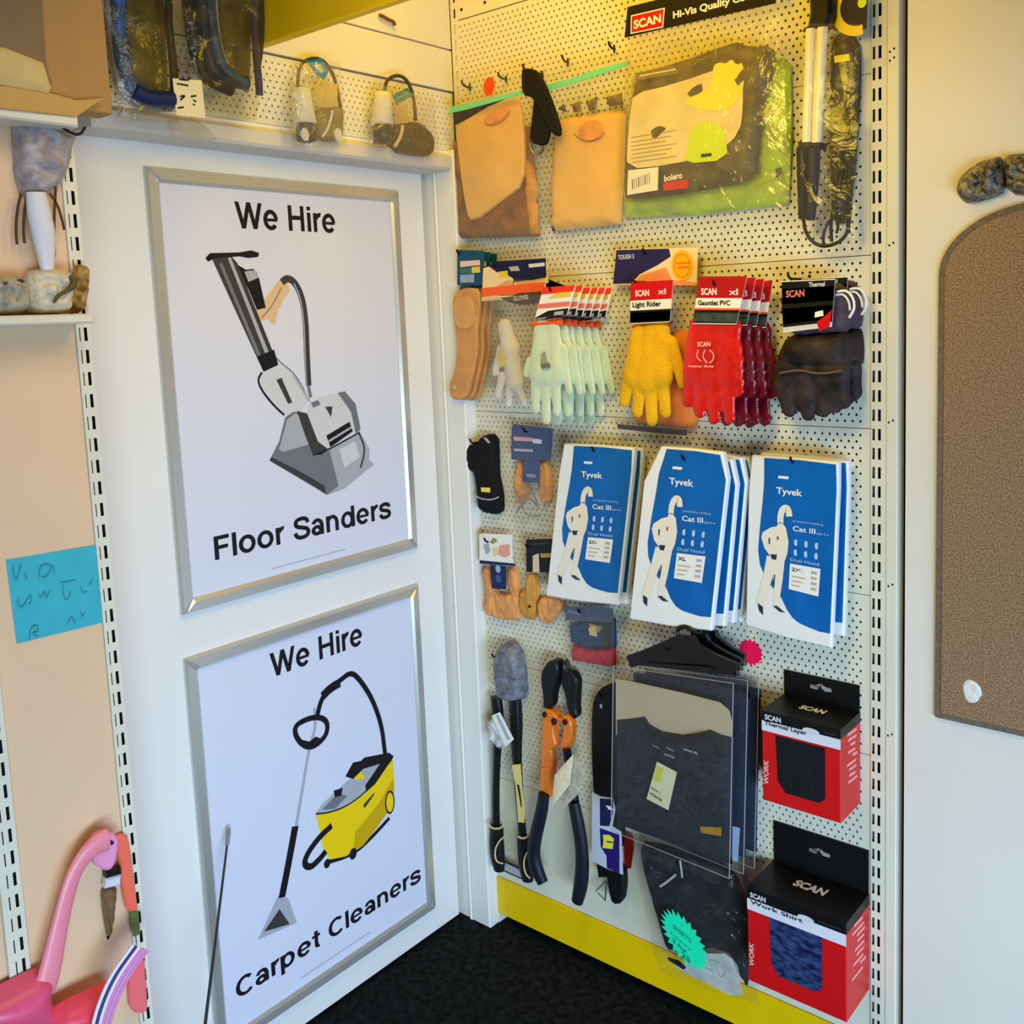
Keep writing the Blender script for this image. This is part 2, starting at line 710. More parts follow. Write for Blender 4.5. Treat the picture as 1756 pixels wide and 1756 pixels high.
# white door leaf with its poster frames, the post in the corner and the boxed head above
mb = MB()
mb.box(-.91, -.0475, .008, 1.985, -.04, 0, WHITE, .003)
structure('door_1', mb, LEFT)
mb = MB()
mb.box(-.02, .028, 0, 2.0, .0, .035, WHITE, .003)
mb.box(.028, .036, 0, 2.0, .0, .040, WHITE, .003)
mb.box(.036, .099, 0, 2.0, .0, .037, WHITE, .003)
structure('trim_1', mb, BOARD)
mb = MB()
mb.box(-.915, -.002, 1.951, 1.987, 0, .094, M('head_box_paint', (205, 199, 190), .5, var=.03, vs=8), .006)
mb.box(-.915, -.002, 1.987, 2.0, 0, .074, WHITE)
structure('trim_2', mb, LEFT)


# ---------------------------------------------------------------- shop fittings
def peg_panel(mb, u0, u1, v0, v1, w, pu, pv, r, mat, edge=.006):
    """perforated sheet: real round holes, staggered rows"""
    V, F = [], []
    rows = int((v1 - v0 - 2 * edge) / pv)
    m = ((v1 - v0) - rows * pv) / 2

    def q(a, b, c, d):
        o = len(V)
        V.extend([(a, b, w), (c, b, w), (c, d, w), (a, d, w)])
        F.append((o, o + 1, o + 2, o + 3))
    q(u0, v0, u1, v0 + m)
    q(u0, v1 - m, u1, v1)
    for k in range(rows):
        y0 = v0 + m + k * pv
        n = int((u1 - u0 - 2 * edge) / pu) - (k % 2)
        x0 = (u0 + u1) / 2 - n * pu / 2
        q(u0, y0, x0, y0 + pv)
        q(x0 + n * pu, y0, u1, y0 + pv)
        for i in range(n):
            a, b = x0 + i * pu, y0
            cx, cy = a + pu / 2, b + pv / 2
            o = len(V)
            V.extend([(a, b, w), (cx, b, w), (a + pu, b, w), (a + pu, cy, w), (a + pu, b + pv, w), (cx, b + pv, w), (a, b + pv, w), (a, cy, w)])
            for j in range(8):
                t = math.pi * (1.25 + j / 4)
                V.append((cx + r * math.cos(t), cy + r * math.sin(t), w))
            for j in range(8):
                V.append((V[o + 8 + j][0], V[o + 8 + j][1], w - .004))
            for j in range(8):
                k2 = (j + 1) % 8
                F.append((o + j, o + k2, o + 8 + k2, o + 8 + j))
                F.append((o + 8 + j, o + 8 + k2, o + 16 + k2, o + 16 + j))
    mb.add(V, F, mat)
    # folded edges, and a dark sheet coloured as the unlit hollow behind
    mb.add([(u0, v0, w), (u1, v0, w), (u1, v0, w - .014), (u0, v0, w - .014)], [(0, 3, 2, 1)], mat)
    mb.add([(u0, v1, w), (u1, v1, w), (u1, v1, w - .014), (u0, v1, w - .014)], [(0, 1, 2, 3)], mat)
    mb.flat([(u0, v0), (u1, v0), (u1, v1), (u0, v1)], w - .014, CAVITY)


def slotted(mb, u0, u1, v0, v1, w, cols, pitch, top, sw, sh, mat, depth=.03, back=.012):
    """upright with a ladder of slots"""
    V, F = [], []

    def q(a, b, c, d):
        o = len(V)
        V.extend([(a, b, w), (c, b, w), (c, d, w), (a, d, w)])
        F.append((o, o + 1, o + 2, o + 3))
    us = [u0]
    for c, s in cols:
        us += [c - s / 2, c + s / 2]
    us.append(u1)
    n = int((top - v0) / pitch) + 1
    start = top - n * pitch
    for i in range(len(us) - 1):
        if i % 2 == 0:
            q(us[i], v0, us[i + 1], v1)
        else:
            y = v0
            k = 0
            while True:
                a = start + k * pitch
                k += 1
                if a + pitch > v1:
                    q(us[i], y, us[i + 1], v1)
                    break
                if a + pitch - sh < y:
                    continue
                q(us[i], y, us[i + 1], a + pitch - sh)
                y = a + pitch
    mb.add(V, F, mat)
    for a, b in ((u0, 0), (u1, 1)):
        mb.add([(a, v0, w), (a, v1, w), (a, v1, w - depth), (a, v0, w - depth)], [(0, 1, 2, 3) if b == 0 else (3, 2, 1, 0)], mat)
    mb.flat([(u0, v0), (u1, v0), (u1, v1), (u0, v1)], w - back, DARK)


U0, U1 = .086, 1.1025
seams = [.132, .412, .73, 1.048, 1.367, 1.686, 2.006, 2.303]
names = ['cream panel behind the bolt cutters, plain and lowest on the wall',
         'perforated cream panel behind the shirt bags on hangers and the upper red box',
         'perforated cream panel behind the lower halves of the blue and white packs',
         'perforated cream panel behind the tops of the blue and white packs',
         'perforated cream panel behind the row of work gloves',
         'perforated cream panel behind the tan leather pouches and the hi-vis pack',
         'perforated cream panel behind the black header card, topmost on the wall']
for i in range(7):
    mb = MB()
    if i == 0:
        mb.box(U0, U1, seams[0], seams[1] - .0015, -.014, 0, CREAM)
    else:
        peg_panel(mb, U0, U1, seams[i], seams[i + 1] - .0015, 0, .0150, .0122, .0028, CREAM)
    o = mb.build('perforated_panel' if i else 'back_panel', None, BOARD, (U0, seams[i], 0))
    tag(o, names[i], 'wall panel', 'back panels of the display wall')
mb = MB()
mb.box(.1027, U1, 2.3045, 2.75, -.014, .001, CREAM)
for x in (.115, .19):
    mb.poly(ell((x, 2.325), .004, .004, 10), .0005, .0014, DARK)
tag(mb.build('back_panel', None, BOARD, (U0, 2.305, 0)), 'plain cream panel with two screw holes, above the perforated panels', 'wall panel', 'back panels of the display wall')

mb = MB()
slotted(mb, 1.1035, 1.131, .0, 2.8, .003, [(1.1082, .0046), (1.1192, .0052)], .0359, 2.121, .005, .0216, CREAM)
mb.box(1.131, 1.153, 0, 2.8, -.03, .004, CREAM, .002)
for v in (2.035, 2.02, 1.70, 1.38, 1.072, .78):
    mb.poly(ell((1.137, v), .0018, .0022, 8), .0035, .0044, DARK)
    mb.poly(ell((1.1445, v + .004), .0018, .0022, 8), .0035, .0044, DARK)
tag(mb.build('slotted_upright', None, BOARD, (1.13, 0, 0)), 'tall slotted steel upright between the display wall and the cream wall', 'shelf upright')
mb = MB()
slotted(mb, .079, .102, .0, 2.8, .002, [(.0925, .005)], .0359, 1.9, .005, .0216, CREAM)
tag(mb.build('slotted_upright', None, BOARD, (.09, 0, 0)), 'slotted steel upright half hidden behind the white corner post', 'shelf upright')

YEL = M('yellow_enamel', (240, 196, 6), 0.38, var=.03, vs=8)
mb = MB()
mb.box(.088, 1.1025, .026, .1305, -.014, .003, YEL, .002)
tag(mb.build('kick_plate', None, BOARD, (.088, .026, 0)), 'yellow kick plate along the floor under the display wall', 'kick plate')

# canopy fascia across the corner
mb = MB()
mb.box(.0755, 1.5, 2.146, 2.95, .545, .563, YEL, .003)
tag(mb.build('canopy_fascia', None, BOARD, (.076, 2.146, .55)), 'mustard yellow fascia board of the canopy at the top of the corner', 'fascia')

# wall over the door: perforated strip and two plain boards
mb = MB()
peg_panel(mb, -.92, -.003, 2.001, 2.138, .074, .0150, .0122, .0025, CREAM)
tag(mb.build('perforated_panel', None, LEFT, (-.5, 2.0, .07)), 'low perforated strip over the white door, behind the lampholders', 'wall panel', 'boards over the door')
mb = MB()
mb.box(-.92, -.003, 2.142, 2.2365, .06, .078, CREAM, .001)
tag(mb.build('plain_board', None, LEFT, (-.5, 2.142, .07)), 'plain cream board over the perforated strip above the door', 'wall panel', 'boards over the door')
mb = MB()
mb.box(-.92, -.003, 2.240, 2.8, .06, .078, CREAM, .001)
tag(mb.build('plain_board', None, LEFT, (-.5, 2.24, .07)), 'uppermost plain cream board over the door, with a small hook', 'wall panel', 'boards over the door')
mb = MB()
mb.tube([(-0.235,2.272,0.085),(-0.223,2.271,0.085),(-0.209,2.267,0.085),(-0.193,2.266,0.085),(-0.191,2.258,0.085)], .004, M('brown_hook', (120, 84, 30), .5, metal=.3), 8)
tag(mb.build('wall_hook', None, LEFT, (-0.215,2.265,0.08)), 'small brown hook on the uppermost board over the door', 'hook')

# ---------------------------------------------------------------- shelving bay left of the door
BEIGE = M('beige_board', (228, 192, 154), 0.6, var=.02, vs=5)
GW = .2
ue = (-1.007,1.477)[0]
mb = MB()
mb.box(-2.6, ue - .0215, .0, 2.5, -.0, GW - .004, BEIGE)
tag(mb.build('bay_back_panel', None, LEFT, (-1.4, 0, .1)), 'beige back panel of the shelving bay left of the door', 'wall panel')
mb = MB()
slotted(mb, ue - .021, ue + .002, 0, 2.5, GW, [(ue - .0155, .0016), (ue - .006, .0052)], .0359, (-1.011,1.572)[1], .005, .0216, CREAM, .19)
tag(mb.build('slotted_upright', None, LEFT, (ue, 0, GW)), 'slotted steel upright along the left edge of the white door', 'shelf upright')
uf = (-1.205,0.765)[0]
mb = MB()
slotted(mb, uf - .022, uf + .009, 0, 2.4, GW + .004, [(uf - .011, .0018), (uf, .0048)], .0359, .95, .005, .0216, CREAM, .0065, .0055)
tag(mb.build('slotted_upright', None, LEFT, (uf, 0, GW)), 'slotted steel upright at the left edge of the photo beside the pink dustpan', 'shelf upright')


def shelf(z0, z1, uend, depth, label):
    mb = MB()
    mb.box(-2.4, uend, z0, z1, GW + .001, GW + depth, CREAM, .003)
    return tag(mb.build('shelf', None, LEFT, (uend, z0, GW)), label, 'shelf', 'shelves of the left bay')


va = (-1.088,1.924)[1]
shelf(va - .012, va + .012, (-1.023,1.915)[0], .06, 'narrow cream shelf carrying the brown carton at the top left')
vb = (-1.099,1.623)[1]
shelf(vb - .009, vb + .006, (-1.025,1.627)[0], .06, 'narrow cream shelf carrying white bagged goods, below the hanging grey bag')

# cork sheet on the cream wall
x0, zb = (1.224,0.838)
xr = x0 + .50
zt = (1.299,1.755)[1]
rad = .165
pl = [(x0, zb), (xr, zb)]
for i in range(13):
    t = math.pi / 2 * i / 12
    pl.append((xr - rad + rad * math.cos(t), zt - .115 + .115 * math.sin(t)))
for i in range(13):
    t = math.pi / 2 * (1 + i / 12)
    pl.append((x0 + rad + rad * math.cos(t), zt - .115 + .115 * math.sin(t)))
CORK = M('speckled_cork', (166, 134, 100), 0.85, bump=.5, bs=260, vs=330, rgb2=(112, 87, 62), detail=8)
CORKE = M('cork_rim', (112, 98, 84), 0.85, bump=.3, bs=200, var=.2, vs=120)
t = thing('notice_board', 'brown speckled cork board with an arched top on the cream wall', 'board', BOARD, (x0, zb, 0))
mb = MB()
mb.poly(pl, 0, .007, CORKE, .001)
mb.build('rim', t)
mb = MB()
ip = inset(ccw(pl), .011)
ip = [(a, max(b, zb + .004)) for a, b in ip]
mb.poly(ip, .006, .009, CORK, .0008)
mb.build('cork_sheet', t)
mb = MB()
mb.puff(smooth_loop([(1.272,0.914),(1.282,0.924),(1.294,0.923),(1.304,0.914),(1.308,0.902),(1.3,0.885),(1.287,0.879),(1.276,0.886)], 1), .0085, .002, M('white_filler', (225, 222, 212), .7), .003, .006, .003, 120)
mb.build('filler_blob', t, label='white blob of filler near the bottom left of the board')
FOIL = M('foil_wrap', (150, 140, 118), 0.4, metal=.35, bump=1.0, bs=110, vs=95, rgb2=(48, 42, 34), spec=.6)
mb = MB()
mb.puff(smooth_loop([(1.251,1.782),(1.256,1.804),(1.27,1.817),(1.289,1.829),(1.312,1.832),(1.323,1.833),(1.328,1.81),(1.331,1.774),(1.313,1.766),(1.283,1.761),(1.264,1.762)], 1), .001, .026, FOIL, .005, .02, .018, 60, 3)
tag(mb.build('foil_lump', None, BOARD, (1.291,1.796,0.01)), 'crumpled metallic lump above the left shoulder of the cork board', 'ornament', 'crumpled lumps above the cork board')
mb = MB()
mb.puff(smooth_loop([(1.332,1.77),(1.329,1.81),(1.326,1.833),(1.352,1.834),(1.391,1.828),(1.425,1.812),(1.442,1.787),(1.439,1.756),(1.384,1.761)], 1), .001, .026, FOIL, .005, .02, .018, 60, 9)
tag(mb.build('foil_lump', None, BOARD, (1.381,1.786,0.01)), 'crumpled metallic lump at the right edge of the photo over the cork board', 'ornament', 'crumpled lumps above the cork board')

# ---------------------------------------------------------------- poster frames on the door
ALU = M('satin_frame', (206, 206, 200), 0.30, metal=.6, spec=.6)
POSTER = M('poster_paper', (216, 217, 232), 0.35)
G1 = M('print_black', (24, 24, 27), .45)
G2 = M('print_dark_grey', (62, 60, 60), .45)
G3 = M('print_mid_grey', (112, 116, 124), .45)
G4 = M('print_light_grey', (170, 172, 180), .45)
G5 = M('print_pale_grey', (206, 206, 212), .45)
GP = M('print_peach', (222, 184, 142), .45)
GY = M('print_yellow', (242, 204, 18), .45)
GYD = M('print_dark_yellow', (206, 166, 14), .45)
PW = .0042


def poster_frame(u0, u1, v0, v1, label):
    t = thing('poster_frame', label, 'poster', LEFT, (u0, v0, 0), 'poster frames on the door')
    g = .027
    for pl in ([(u0, v1), (u0 + g, v1 - g), (u1 - g, v1 - g), (u1, v1)], [(u0, v0), (u1, v0), (u1 - g, v0 + g), (u0 + g, v0 + g)],
               [(u0, v0), (u0 + g, v0 + g), (u0 + g, v1 - g), (u0, v1)], [(u1, v0), (u1, v1), (u1 - g, v1 - g), (u1 - g, v0 + g)]):
        m = MB()
        m.poly(pl, .0005, .013, ALU, .006)
        m.build('rail', t)
    m = MB()
    m.box(u0 + g - .004, u1 - g + .004, v0 + g - .004, v1 - g + .004, .0005, .004, POSTER)
    return t, m.build('poster', t, label='white poster with printed picture and black lettering')


t, po = poster_frame(-.778, -.1365, 1.034, 1.905, 'upper silver snap frame on the door, poster of a grey floor sander')
m = MB()
a, b = (-0.587,1.799), (-0.329,1.801)
m.helv('We Hire', (a[0], (a[1] + b[1]) / 2 - .001), b[0] - a[0], (-0.45,1.853)[1] - (-0.454,1.799)[1], INK, PW)
a, b = (-0.697,1.129), (-0.213,1.124)
m.build('heading_lettering', po, label='black heading')
m = MB()
m.helv('Floor Sanders', (a[0], (a[1] + b[1]) / 2), b[0] - a[0], (-0.69,1.178)[1] - (-0.697,1.129)[1], INK, PW)
m.build('caption_lettering', po, label='black caption')
m = MB()
a, b = (-0.56,1.077), (-0.359,1.079)
m.box(a[0], b[0], (a[1] + b[1]) / 2 - .001, (a[1] + b[1]) / 2 + .0012, PW, PW + .0002, G4)
m.build('fine_print', po, label='line of fine grey print')
m = MB()
m.flat([(-0.419,1.223),(-0.401,1.212),(-0.351,1.218),(-0.277,1.253),(-0.256,1.261),(-0.271,1.274),(-0.373,1.234)], PW, G4)
m.stroke([(-0.55,1.501),(-0.563,1.484),(-0.549,1.456),(-0.523,1.425),(-0.501,1.405)], .005, PW + .0001, G1)
m.flat([(-0.554,1.501),(-0.509,1.515),(-0.469,1.494),(-0.428,1.437),(-0.462,1.405),(-0.494,1.404),(-0.535,1.444),(-0.554,1.473)], PW, G5)
m.stroke([(-0.52,1.539),(-0.505,1.521),(-0.466,1.492),(-0.444,1.453)], .003, PW + .0003, G3)
m.flat([(-0.515,1.482),(-0.501,1.486),(-0.498,1.477),(-0.478,1.43),(-0.489,1.428)], PW + .0002, G2)
m.stroke([(-0.47,1.49),(-0.451,1.459),(-0.432,1.428)], .006, PW + .0003, G4)
m.flat([(-0.553,1.63),(-0.524,1.66),(-0.494,1.69),(-0.48,1.703),(-0.47,1.696),(-0.465,1.67),(-0.484,1.651),(-0.5,1.626),(-0.509,1.598),(-0.528,1.612),(-0.548,1.607)], PW + .0001, GP)
m.stroke([(-0.541,1.615),(-0.512,1.64),(-0.485,1.679)], .0025, PW + .0003, G3)
m.stroke([(-0.484,1.689),(-0.47,1.699),(-0.45,1.69),(-0.433,1.656),(-0.428,1.604),(-0.431,1.534),(-0.432,1.463)], .0155, PW + .0004, G2)
m.stroke([(-0.453,1.687),(-0.438,1.656),(-0.433,1.604),(-0.436,1.534),(-0.438,1.464)], .003, PW + .0006, G4)
m.stroke([(-0.433,1.464),(-0.428,1.437)], .008, PW + .0005, G3)
m.flat([(-0.595,1.728),(-0.571,1.715),(-0.553,1.717),(-0.541,1.701),(-0.529,1.636),(-0.551,1.632),(-0.568,1.674)], PW + .0002, G1)
m.flat([(-0.575,1.711),(-0.558,1.714),(-0.544,1.712),(-0.541,1.699),(-0.567,1.69)], PW + .0004, G4)
m.flat([(-0.649,1.738),(-0.606,1.745),(-0.59,1.728),(-0.547,1.616),(-0.508,1.514),(-0.546,1.502),(-0.593,1.609)], PW + .0005, G2)
m.flat([(-0.612,1.738),(-0.605,1.74),(-0.526,1.532),(-0.535,1.529)], PW + .0007, G4)
m.flat([(-0.633,1.727),(-0.626,1.728),(-0.547,1.529),(-0.554,1.524)], PW + .0007, G3)
m.flat([(-0.663,1.737),(-0.652,1.747),(-0.584,1.75),(-0.555,1.755),(-0.536,1.75),(-0.539,1.742),(-0.563,1.739),(-0.585,1.742),(-0.643,1.737),(-0.657,1.73)], PW + .0008, G1)
m.flat([(-0.56,1.535),(-0.516,1.547),(-0.508,1.514),(-0.546,1.502)], PW + .0008, G1)
m.flat([(-0.499,1.4),(-0.476,1.41),(-0.448,1.403),(-0.417,1.337),(-0.372,1.246),(-0.401,1.213),(-0.474,1.263),(-0.547,1.312),(-0.519,1.35)], PW + .0003, G3)
m.flat([(-0.495,1.394),(-0.473,1.406),(-0.455,1.395),(-0.436,1.334),(-0.511,1.326),(-0.521,1.333)], PW + .0005, G4)
m.flat([(-0.542,1.319),(-0.48,1.283),(-0.4,1.231),(-0.403,1.215),(-0.474,1.263),(-0.547,1.312)], PW + .0005, G2)
m.flat([(-0.441,1.402),(-0.432,1.422),(-0.402,1.434),(-0.334,1.442),(-0.303,1.41),(-0.293,1.353),(-0.386,1.315),(-0.418,1.331)], PW + .0006, G5)
m.flat([(-0.353,1.44),(-0.332,1.442),(-0.303,1.41),(-0.292,1.349),(-0.308,1.342),(-0.318,1.393)], PW + .0008, G3)
m.flat([(-0.413,1.305),(-0.294,1.343),(-0.268,1.299),(-0.274,1.267),(-0.37,1.226),(-0.387,1.266)], PW + .0006, G4)
m.flat([(-0.359,1.311),(-0.311,1.324),(-0.3,1.285),(-0.347,1.267)], PW + .0008, G5)
m.flat([(-0.468,1.411),(-0.441,1.402),(-0.417,1.337),(-0.389,1.315),(-0.409,1.305),(-0.433,1.309),(-0.452,1.359)], PW + .0008, G2)
m.flat([(-0.42,1.307),(-0.386,1.312),(-0.367,1.228),(-0.402,1.213),(-0.415,1.271)], PW + .0007, G3)
m.flat([(-0.393,1.347),(-0.324,1.371),(-0.316,1.348),(-0.383,1.319)], PW + .0009, G1)
m.flat([(-0.388,1.336),(-0.32,1.36),(-0.319,1.355),(-0.386,1.331)], PW + .0011, G4)
m.stroke([(-0.433,1.308),(-0.397,1.312),(-0.296,1.343)], .0035, PW + .001, G1)
m.stroke([(-0.298,1.341),(-0.281,1.301),(-0.3,1.26)], .005, PW + .001, G2)
m.flat([(-0.391,1.412),(-0.37,1.411),(-0.376,1.387)], PW + .001, G2)
m.flat([(-0.429,1.425),(-0.41,1.429),(-0.403,1.419),(-0.424,1.413)], PW + .001, G3)
m.build('printed_floor_sander', po, label='grey floor sander printed on the poster')

t, po = poster_frame(-.781, -.142, .080, .943, 'lower silver snap frame on the door, poster of a yellow carpet cleaner')
m = MB()
a, b = (-0.582,0.842), (-0.325,0.84)
m.helv('We Hire', (a[0], (a[1] + b[1]) / 2), b[0] - a[0], (-0.461,0.89)[1] - (-0.463,0.836)[1], INK, PW)
a, b = (-0.726,0.175), (-0.183,0.174)
m.build('heading_lettering', po, label='black heading')
m = MB()
m.helv('Carpet Cleaners', (a[0], (a[1] + b[1]) / 2), b[0] - a[0], .043, INK, PW)
m.build('caption_lettering', po, label='black caption')
m = MB()
a, b = (-0.563,0.128), (-0.356,0.128)
m.box(a[0], b[0], (a[1] + b[1]) / 2 - .001, (a[1] + b[1]) / 2 + .0012, PW, PW + .0002, G4)
m.build('fine_print', po, label='line of fine grey print')
m = MB()
m.stroke([(-0.476,0.363),(-0.394,0.345),(-0.337,0.359),(-0.275,0.384)], .010, PW + .0001, G1)
m.flat([(-0.49,0.487),(-0.452,0.476),(-0.407,0.469),(-0.343,0.48),(-0.301,0.505),(-0.253,0.531),(-0.252,0.459),(-0.261,0.412),(-0.31,0.381),(-0.361,0.353),(-0.416,0.351),(-0.461,0.365),(-0.476,0.396),(-0.483,0.443)], PW + .0002, GY)
m.flat([(-0.382,0.397),(-0.306,0.435),(-0.256,0.48),(-0.255,0.447),(-0.261,0.412),(-0.31,0.381),(-0.361,0.353),(-0.393,0.35)], PW + .0003, GYD)
m.flat([(-0.491,0.49),(-0.472,0.504),(-0.418,0.523),(-0.355,0.54),(-0.265,0.542),(-0.259,0.525),(-0.318,0.498),(-0.344,0.479),(-0.407,0.475),(-0.452,0.476)], PW + .0004, G4)
m.flat([(-0.473,0.492),(-0.427,0.512),(-0.398,0.494),(-0.437,0.479)], PW + .0005, G3)
m.flat([(-0.437,0.523),(-0.411,0.519),(-0.416,0.502),(-0.435,0.506)], PW + .0006, G1)
m.flat([(-0.378,0.543),(-0.355,0.537),(-0.341,0.515),(-0.372,0.521)], PW + .0006, GY)
m.stroke([(-0.491,0.49),(-0.452,0.476),(-0.399,0.47),(-0.339,0.481),(-0.257,0.528)], .0035, PW + .0007, G1)
m.flat([(-0.401,0.543),(-0.376,0.567),(-0.353,0.562),(-0.341,0.566),(-0.264,0.548),(-0.25,0.533),(-0.314,0.488),(-0.342,0.48),(-0.344,0.497),(-0.295,0.532),(-0.347,0.54),(-0.379,0.528)], PW + .0008, G1)
m.flat([(-0.354,0.452),(-0.316,0.469),(-0.319,0.463),(-0.35,0.442)], PW + .0005, G2)
m.poly(ell((-0.271,0.423), .0155, .030, 24), PW + .0003, PW + .0006, G1)
m.poly(ell((-0.271,0.423), .0115, .025, 24), PW + .0006, PW + .0008, GY)
m.poly(ell((-0.469,0.359), .009, .011, 16), PW, PW + .0007, G1)
m.poly(ell((-0.393,0.347), .011, .014, 16), PW, PW + .0007, G1)
m.stroke([(-0.449,0.443),(-0.485,0.432),(-0.52,0.41),(-0.533,0.389),(-0.516,0.371),(-0.49,0.379),(-0.47,0.39)], .0150, PW + .0007, G1)
m.stroke([(-0.277,0.55),(-0.282,0.623),(-0.304,0.695),(-0.337,0.754),(-0.364,0.786),(-0.398,0.776),(-0.438,0.763),(-0.456,0.747),(-0.47,0.712)], .0125, PW + .0006, G1)
m.stroke([(-0.451,0.755),(-0.429,0.766),(-0.399,0.771)], .021, PW + .0009, G1, sm=1)
m.stroke([(-0.475,0.736),(-0.475,0.693),(-0.484,0.672),(-0.497,0.646),(-0.518,0.576),(-0.547,0.479)], .0085, PW + .0002, G4)
m.stroke([(-0.525,0.717),(-0.477,0.717),(-0.443,0.697),(-0.443,0.666),(-0.468,0.65),(-0.497,0.649),(-0.522,0.673),(-0.533,0.701)], .0125, PW + .0008, G1, closed=True)
m.flat([(-0.522,0.68),(-0.495,0.664),(-0.477,0.669),(-0.46,0.657),(-0.49,0.645),(-0.517,0.66)], PW + .0009, G1)
m.stroke([(-0.548,0.486),(-0.572,0.411),(-0.596,0.341)], .018, PW + .0008, G1)
m.flat([(-0.606,0.348),(-0.579,0.33),(-0.562,0.263),(-0.663,0.278)], PW + .0005, G4)
m.flat([(-0.604,0.318),(-0.581,0.27),(-0.647,0.288)], PW + .0007, G2)
m.build('printed_carpet_cleaner', po, label='yellow carpet cleaner printed on the poster')

# thin rod leaning on the door
ROD = M('grey_rod', (58, 60, 62), .4, metal=.4)
t = thing('leaning_rod', 'thin dark rod with a grey tip leaning in front of the lower poster', 'rod', LEFT, (-0.726,0.571,0.03))
P0 = Vector((-0.721,0.56,0.02))
P1 = Vector((-0.887,0.293,0.16))
P2 = P0 + (P1 - P0) * (P0.y - .003) / (P0.y - P1.y)
mb = MB()
mb.tube([P0, P0.lerp(P2, .5), P2], [.0022, .0032, .0045], ROD, 8, sm=0)
mb.build('shaft', t)
mb = MB()
d = (P2 - P0).normalized()
mb.tube([P0 - d * .004, P0 + d * .002, P0 + d * .026, P0 + d * .03], [.003, .0042, .0042, .003], M('grey_rubber', (128, 132, 136), .6), 10, sm=0)
mb.build('tip', t, label='pale grey tip')

# sticky note on the beige panel
TEAL = M('turquoise_paper', (62, 176, 190), .7, var=.05, vs=30)
PENCIL = M('pencil_mark', (48, 140, 154), .8)
t = thing('sticky_note', 'turquoise paper note with faint pencil writing stuck on the beige panel', 'note', LEFT, (-1.1,1.187,0.2))
mb = MB()
nq = [(-1.164,1.125),(-1.027,1.121),(-1.027,1.253),(-1.167,1.259)]
mb.film(nq, GW - .003, TEAL, .002, .0012, 8, 4, 12)
mb.build('paper', t)
mb = MB()


def scrawl(mb, pts, s, mat, w, wd=.0016):
    mb.stroke(pts, wd, w, mat)


k = 1 / 6.754
for st in ([(-1.159,1.248),(-1.159,1.23),(-1.156,1.223),(-1.149,1.242),(-1.147,1.248)], [(-1.143,1.232),(-1.141,1.223)], [(-1.122,1.222),(-1.12,1.238),(-1.108,1.24),(-1.101,1.234),(-1.111,1.219),(-1.119,1.221)],
           [(-1.101,1.236),(-1.097,1.227),(-1.1,1.219)], [(-1.156,1.197),(-1.157,1.181),(-1.149,1.182),(-1.138,1.199),(-1.136,1.189),(-1.141,1.182)],
           [(-1.126,1.196),(-1.123,1.187),(-1.115,1.2),(-1.116,1.184),(-1.108,1.196)], [(-1.092,1.206),(-1.08,1.204),(-1.066,1.204)], [(-1.087,1.2),(-1.088,1.176),(-1.08,1.176),(-1.076,1.188)],
           [(-1.06,1.19),(-1.055,1.178),(-1.05,1.181)], [(-1.046,1.19),(-1.039,1.198)], [(-1.146,1.126),(-1.143,1.146),(-1.131,1.147),(-1.132,1.135),(-1.143,1.136),(-1.133,1.127)],
           [(-1.085,1.137),(-1.078,1.148),(-1.074,1.134)], [(-1.064,1.149),(-1.061,1.139),(-1.057,1.148)]):
    scrawl(mb, st, 1, PENCIL, GW + .0006)
mb.build('pencil_writing', t, label='faint pencil writing')

# ---------------------------------------------------------------- left bay goods
CARDB = M('brown_cardboard', (176, 134, 76), .75, var=.06, vs=8, bump=.1, bs=30)
CARDD = M('brown_cardboard_inside', (132, 108, 72), .8, var=.08, vs=9)
CARDL = M('pale_cardboard', (205, 178, 112), .75, var=.08, vs=12)
t = thing('cardboard_carton', 'brown cardboard carton with opened flaps on the top shelf at the left', 'box', LEFT, (-1.008,1.938,0.26))
e0 = (-0.963,2.007)[0]
z0 = va + .016
mb = MB()
mb.box(e0 - .42, e0, z0, z0 + .34, GW + .006, GW + .052, CARDB, .002)
mb.build('carton_body', t)
mb = MB()
mb.poly([(-1.166,2.114),(-1.062,2.138),(-1.067,1.997),(-1.06,1.969),(-1.18,1.97)], GW + .062, GW + .064, CARDD)
mb.build('side_flap', t, label='darker inner flap')
mb = MB()
mb.puff([(-1.162,2.006),(-1.124,2.01),(-1.071,1.998),(-1.063,1.964),(-1.067,1.955),(-1.167,1.958)], GW + .065, .006, CARDL, .01, .015, .003, 40, 2)
mb.build('paper_lining', t, label='pale crumpled paper lining')
mb = MB()
mb.poly([(-1.181,1.953),(-1.119,1.958),(-1.061,1.956),(-1.026,1.951),(-0.982,1.96),(-1.028,1.926),(-1.184,1.923)], GW + .0615, GW + .064, M('cardboard_fold', (196, 154, 84), .75, var=.06, vs=10), .001)
mb.build('front_flap', t)

GREYBAG = M('grey_lilac_film', (176, 168, 168), .32, bump=1.0, bs=60, vs=42, rgb2=(140, 131, 136))
WPLAS = M('white_plastic', (214, 214, 222), .35)
t = thing('bagged_nozzle', 'white tapered nozzle hanging in a crumpled grey bag under the top left shelf', 'nozzle', LEFT, (-1.049,1.92,0.23))
mb = MB()
mb.puff(smooth_loop([(-1.098,1.918),(-1.063,1.929),(-1.029,1.916),(-0.999,1.916),(-1.012,1.885),(-1.021,1.848),(-1.043,1.823),(-1.064,1.81),(-1.092,1.81),(-1.101,1.838),(-1.098,1.881)], 1), GW + .001, .028, GREYBAG, .005, .03, .014, 55, 5)
mb.build('bag', t)
mb = MB()
mb.tube([(-1.08,1.814,0.222),(-1.079,1.788,0.222),(-1.075,1.753,0.222),(-1.074,1.714,0.222),(-1.074,1.691,0.222)], [.015, .018, .019, .013, .009], WPLAS, 12, 0.7)
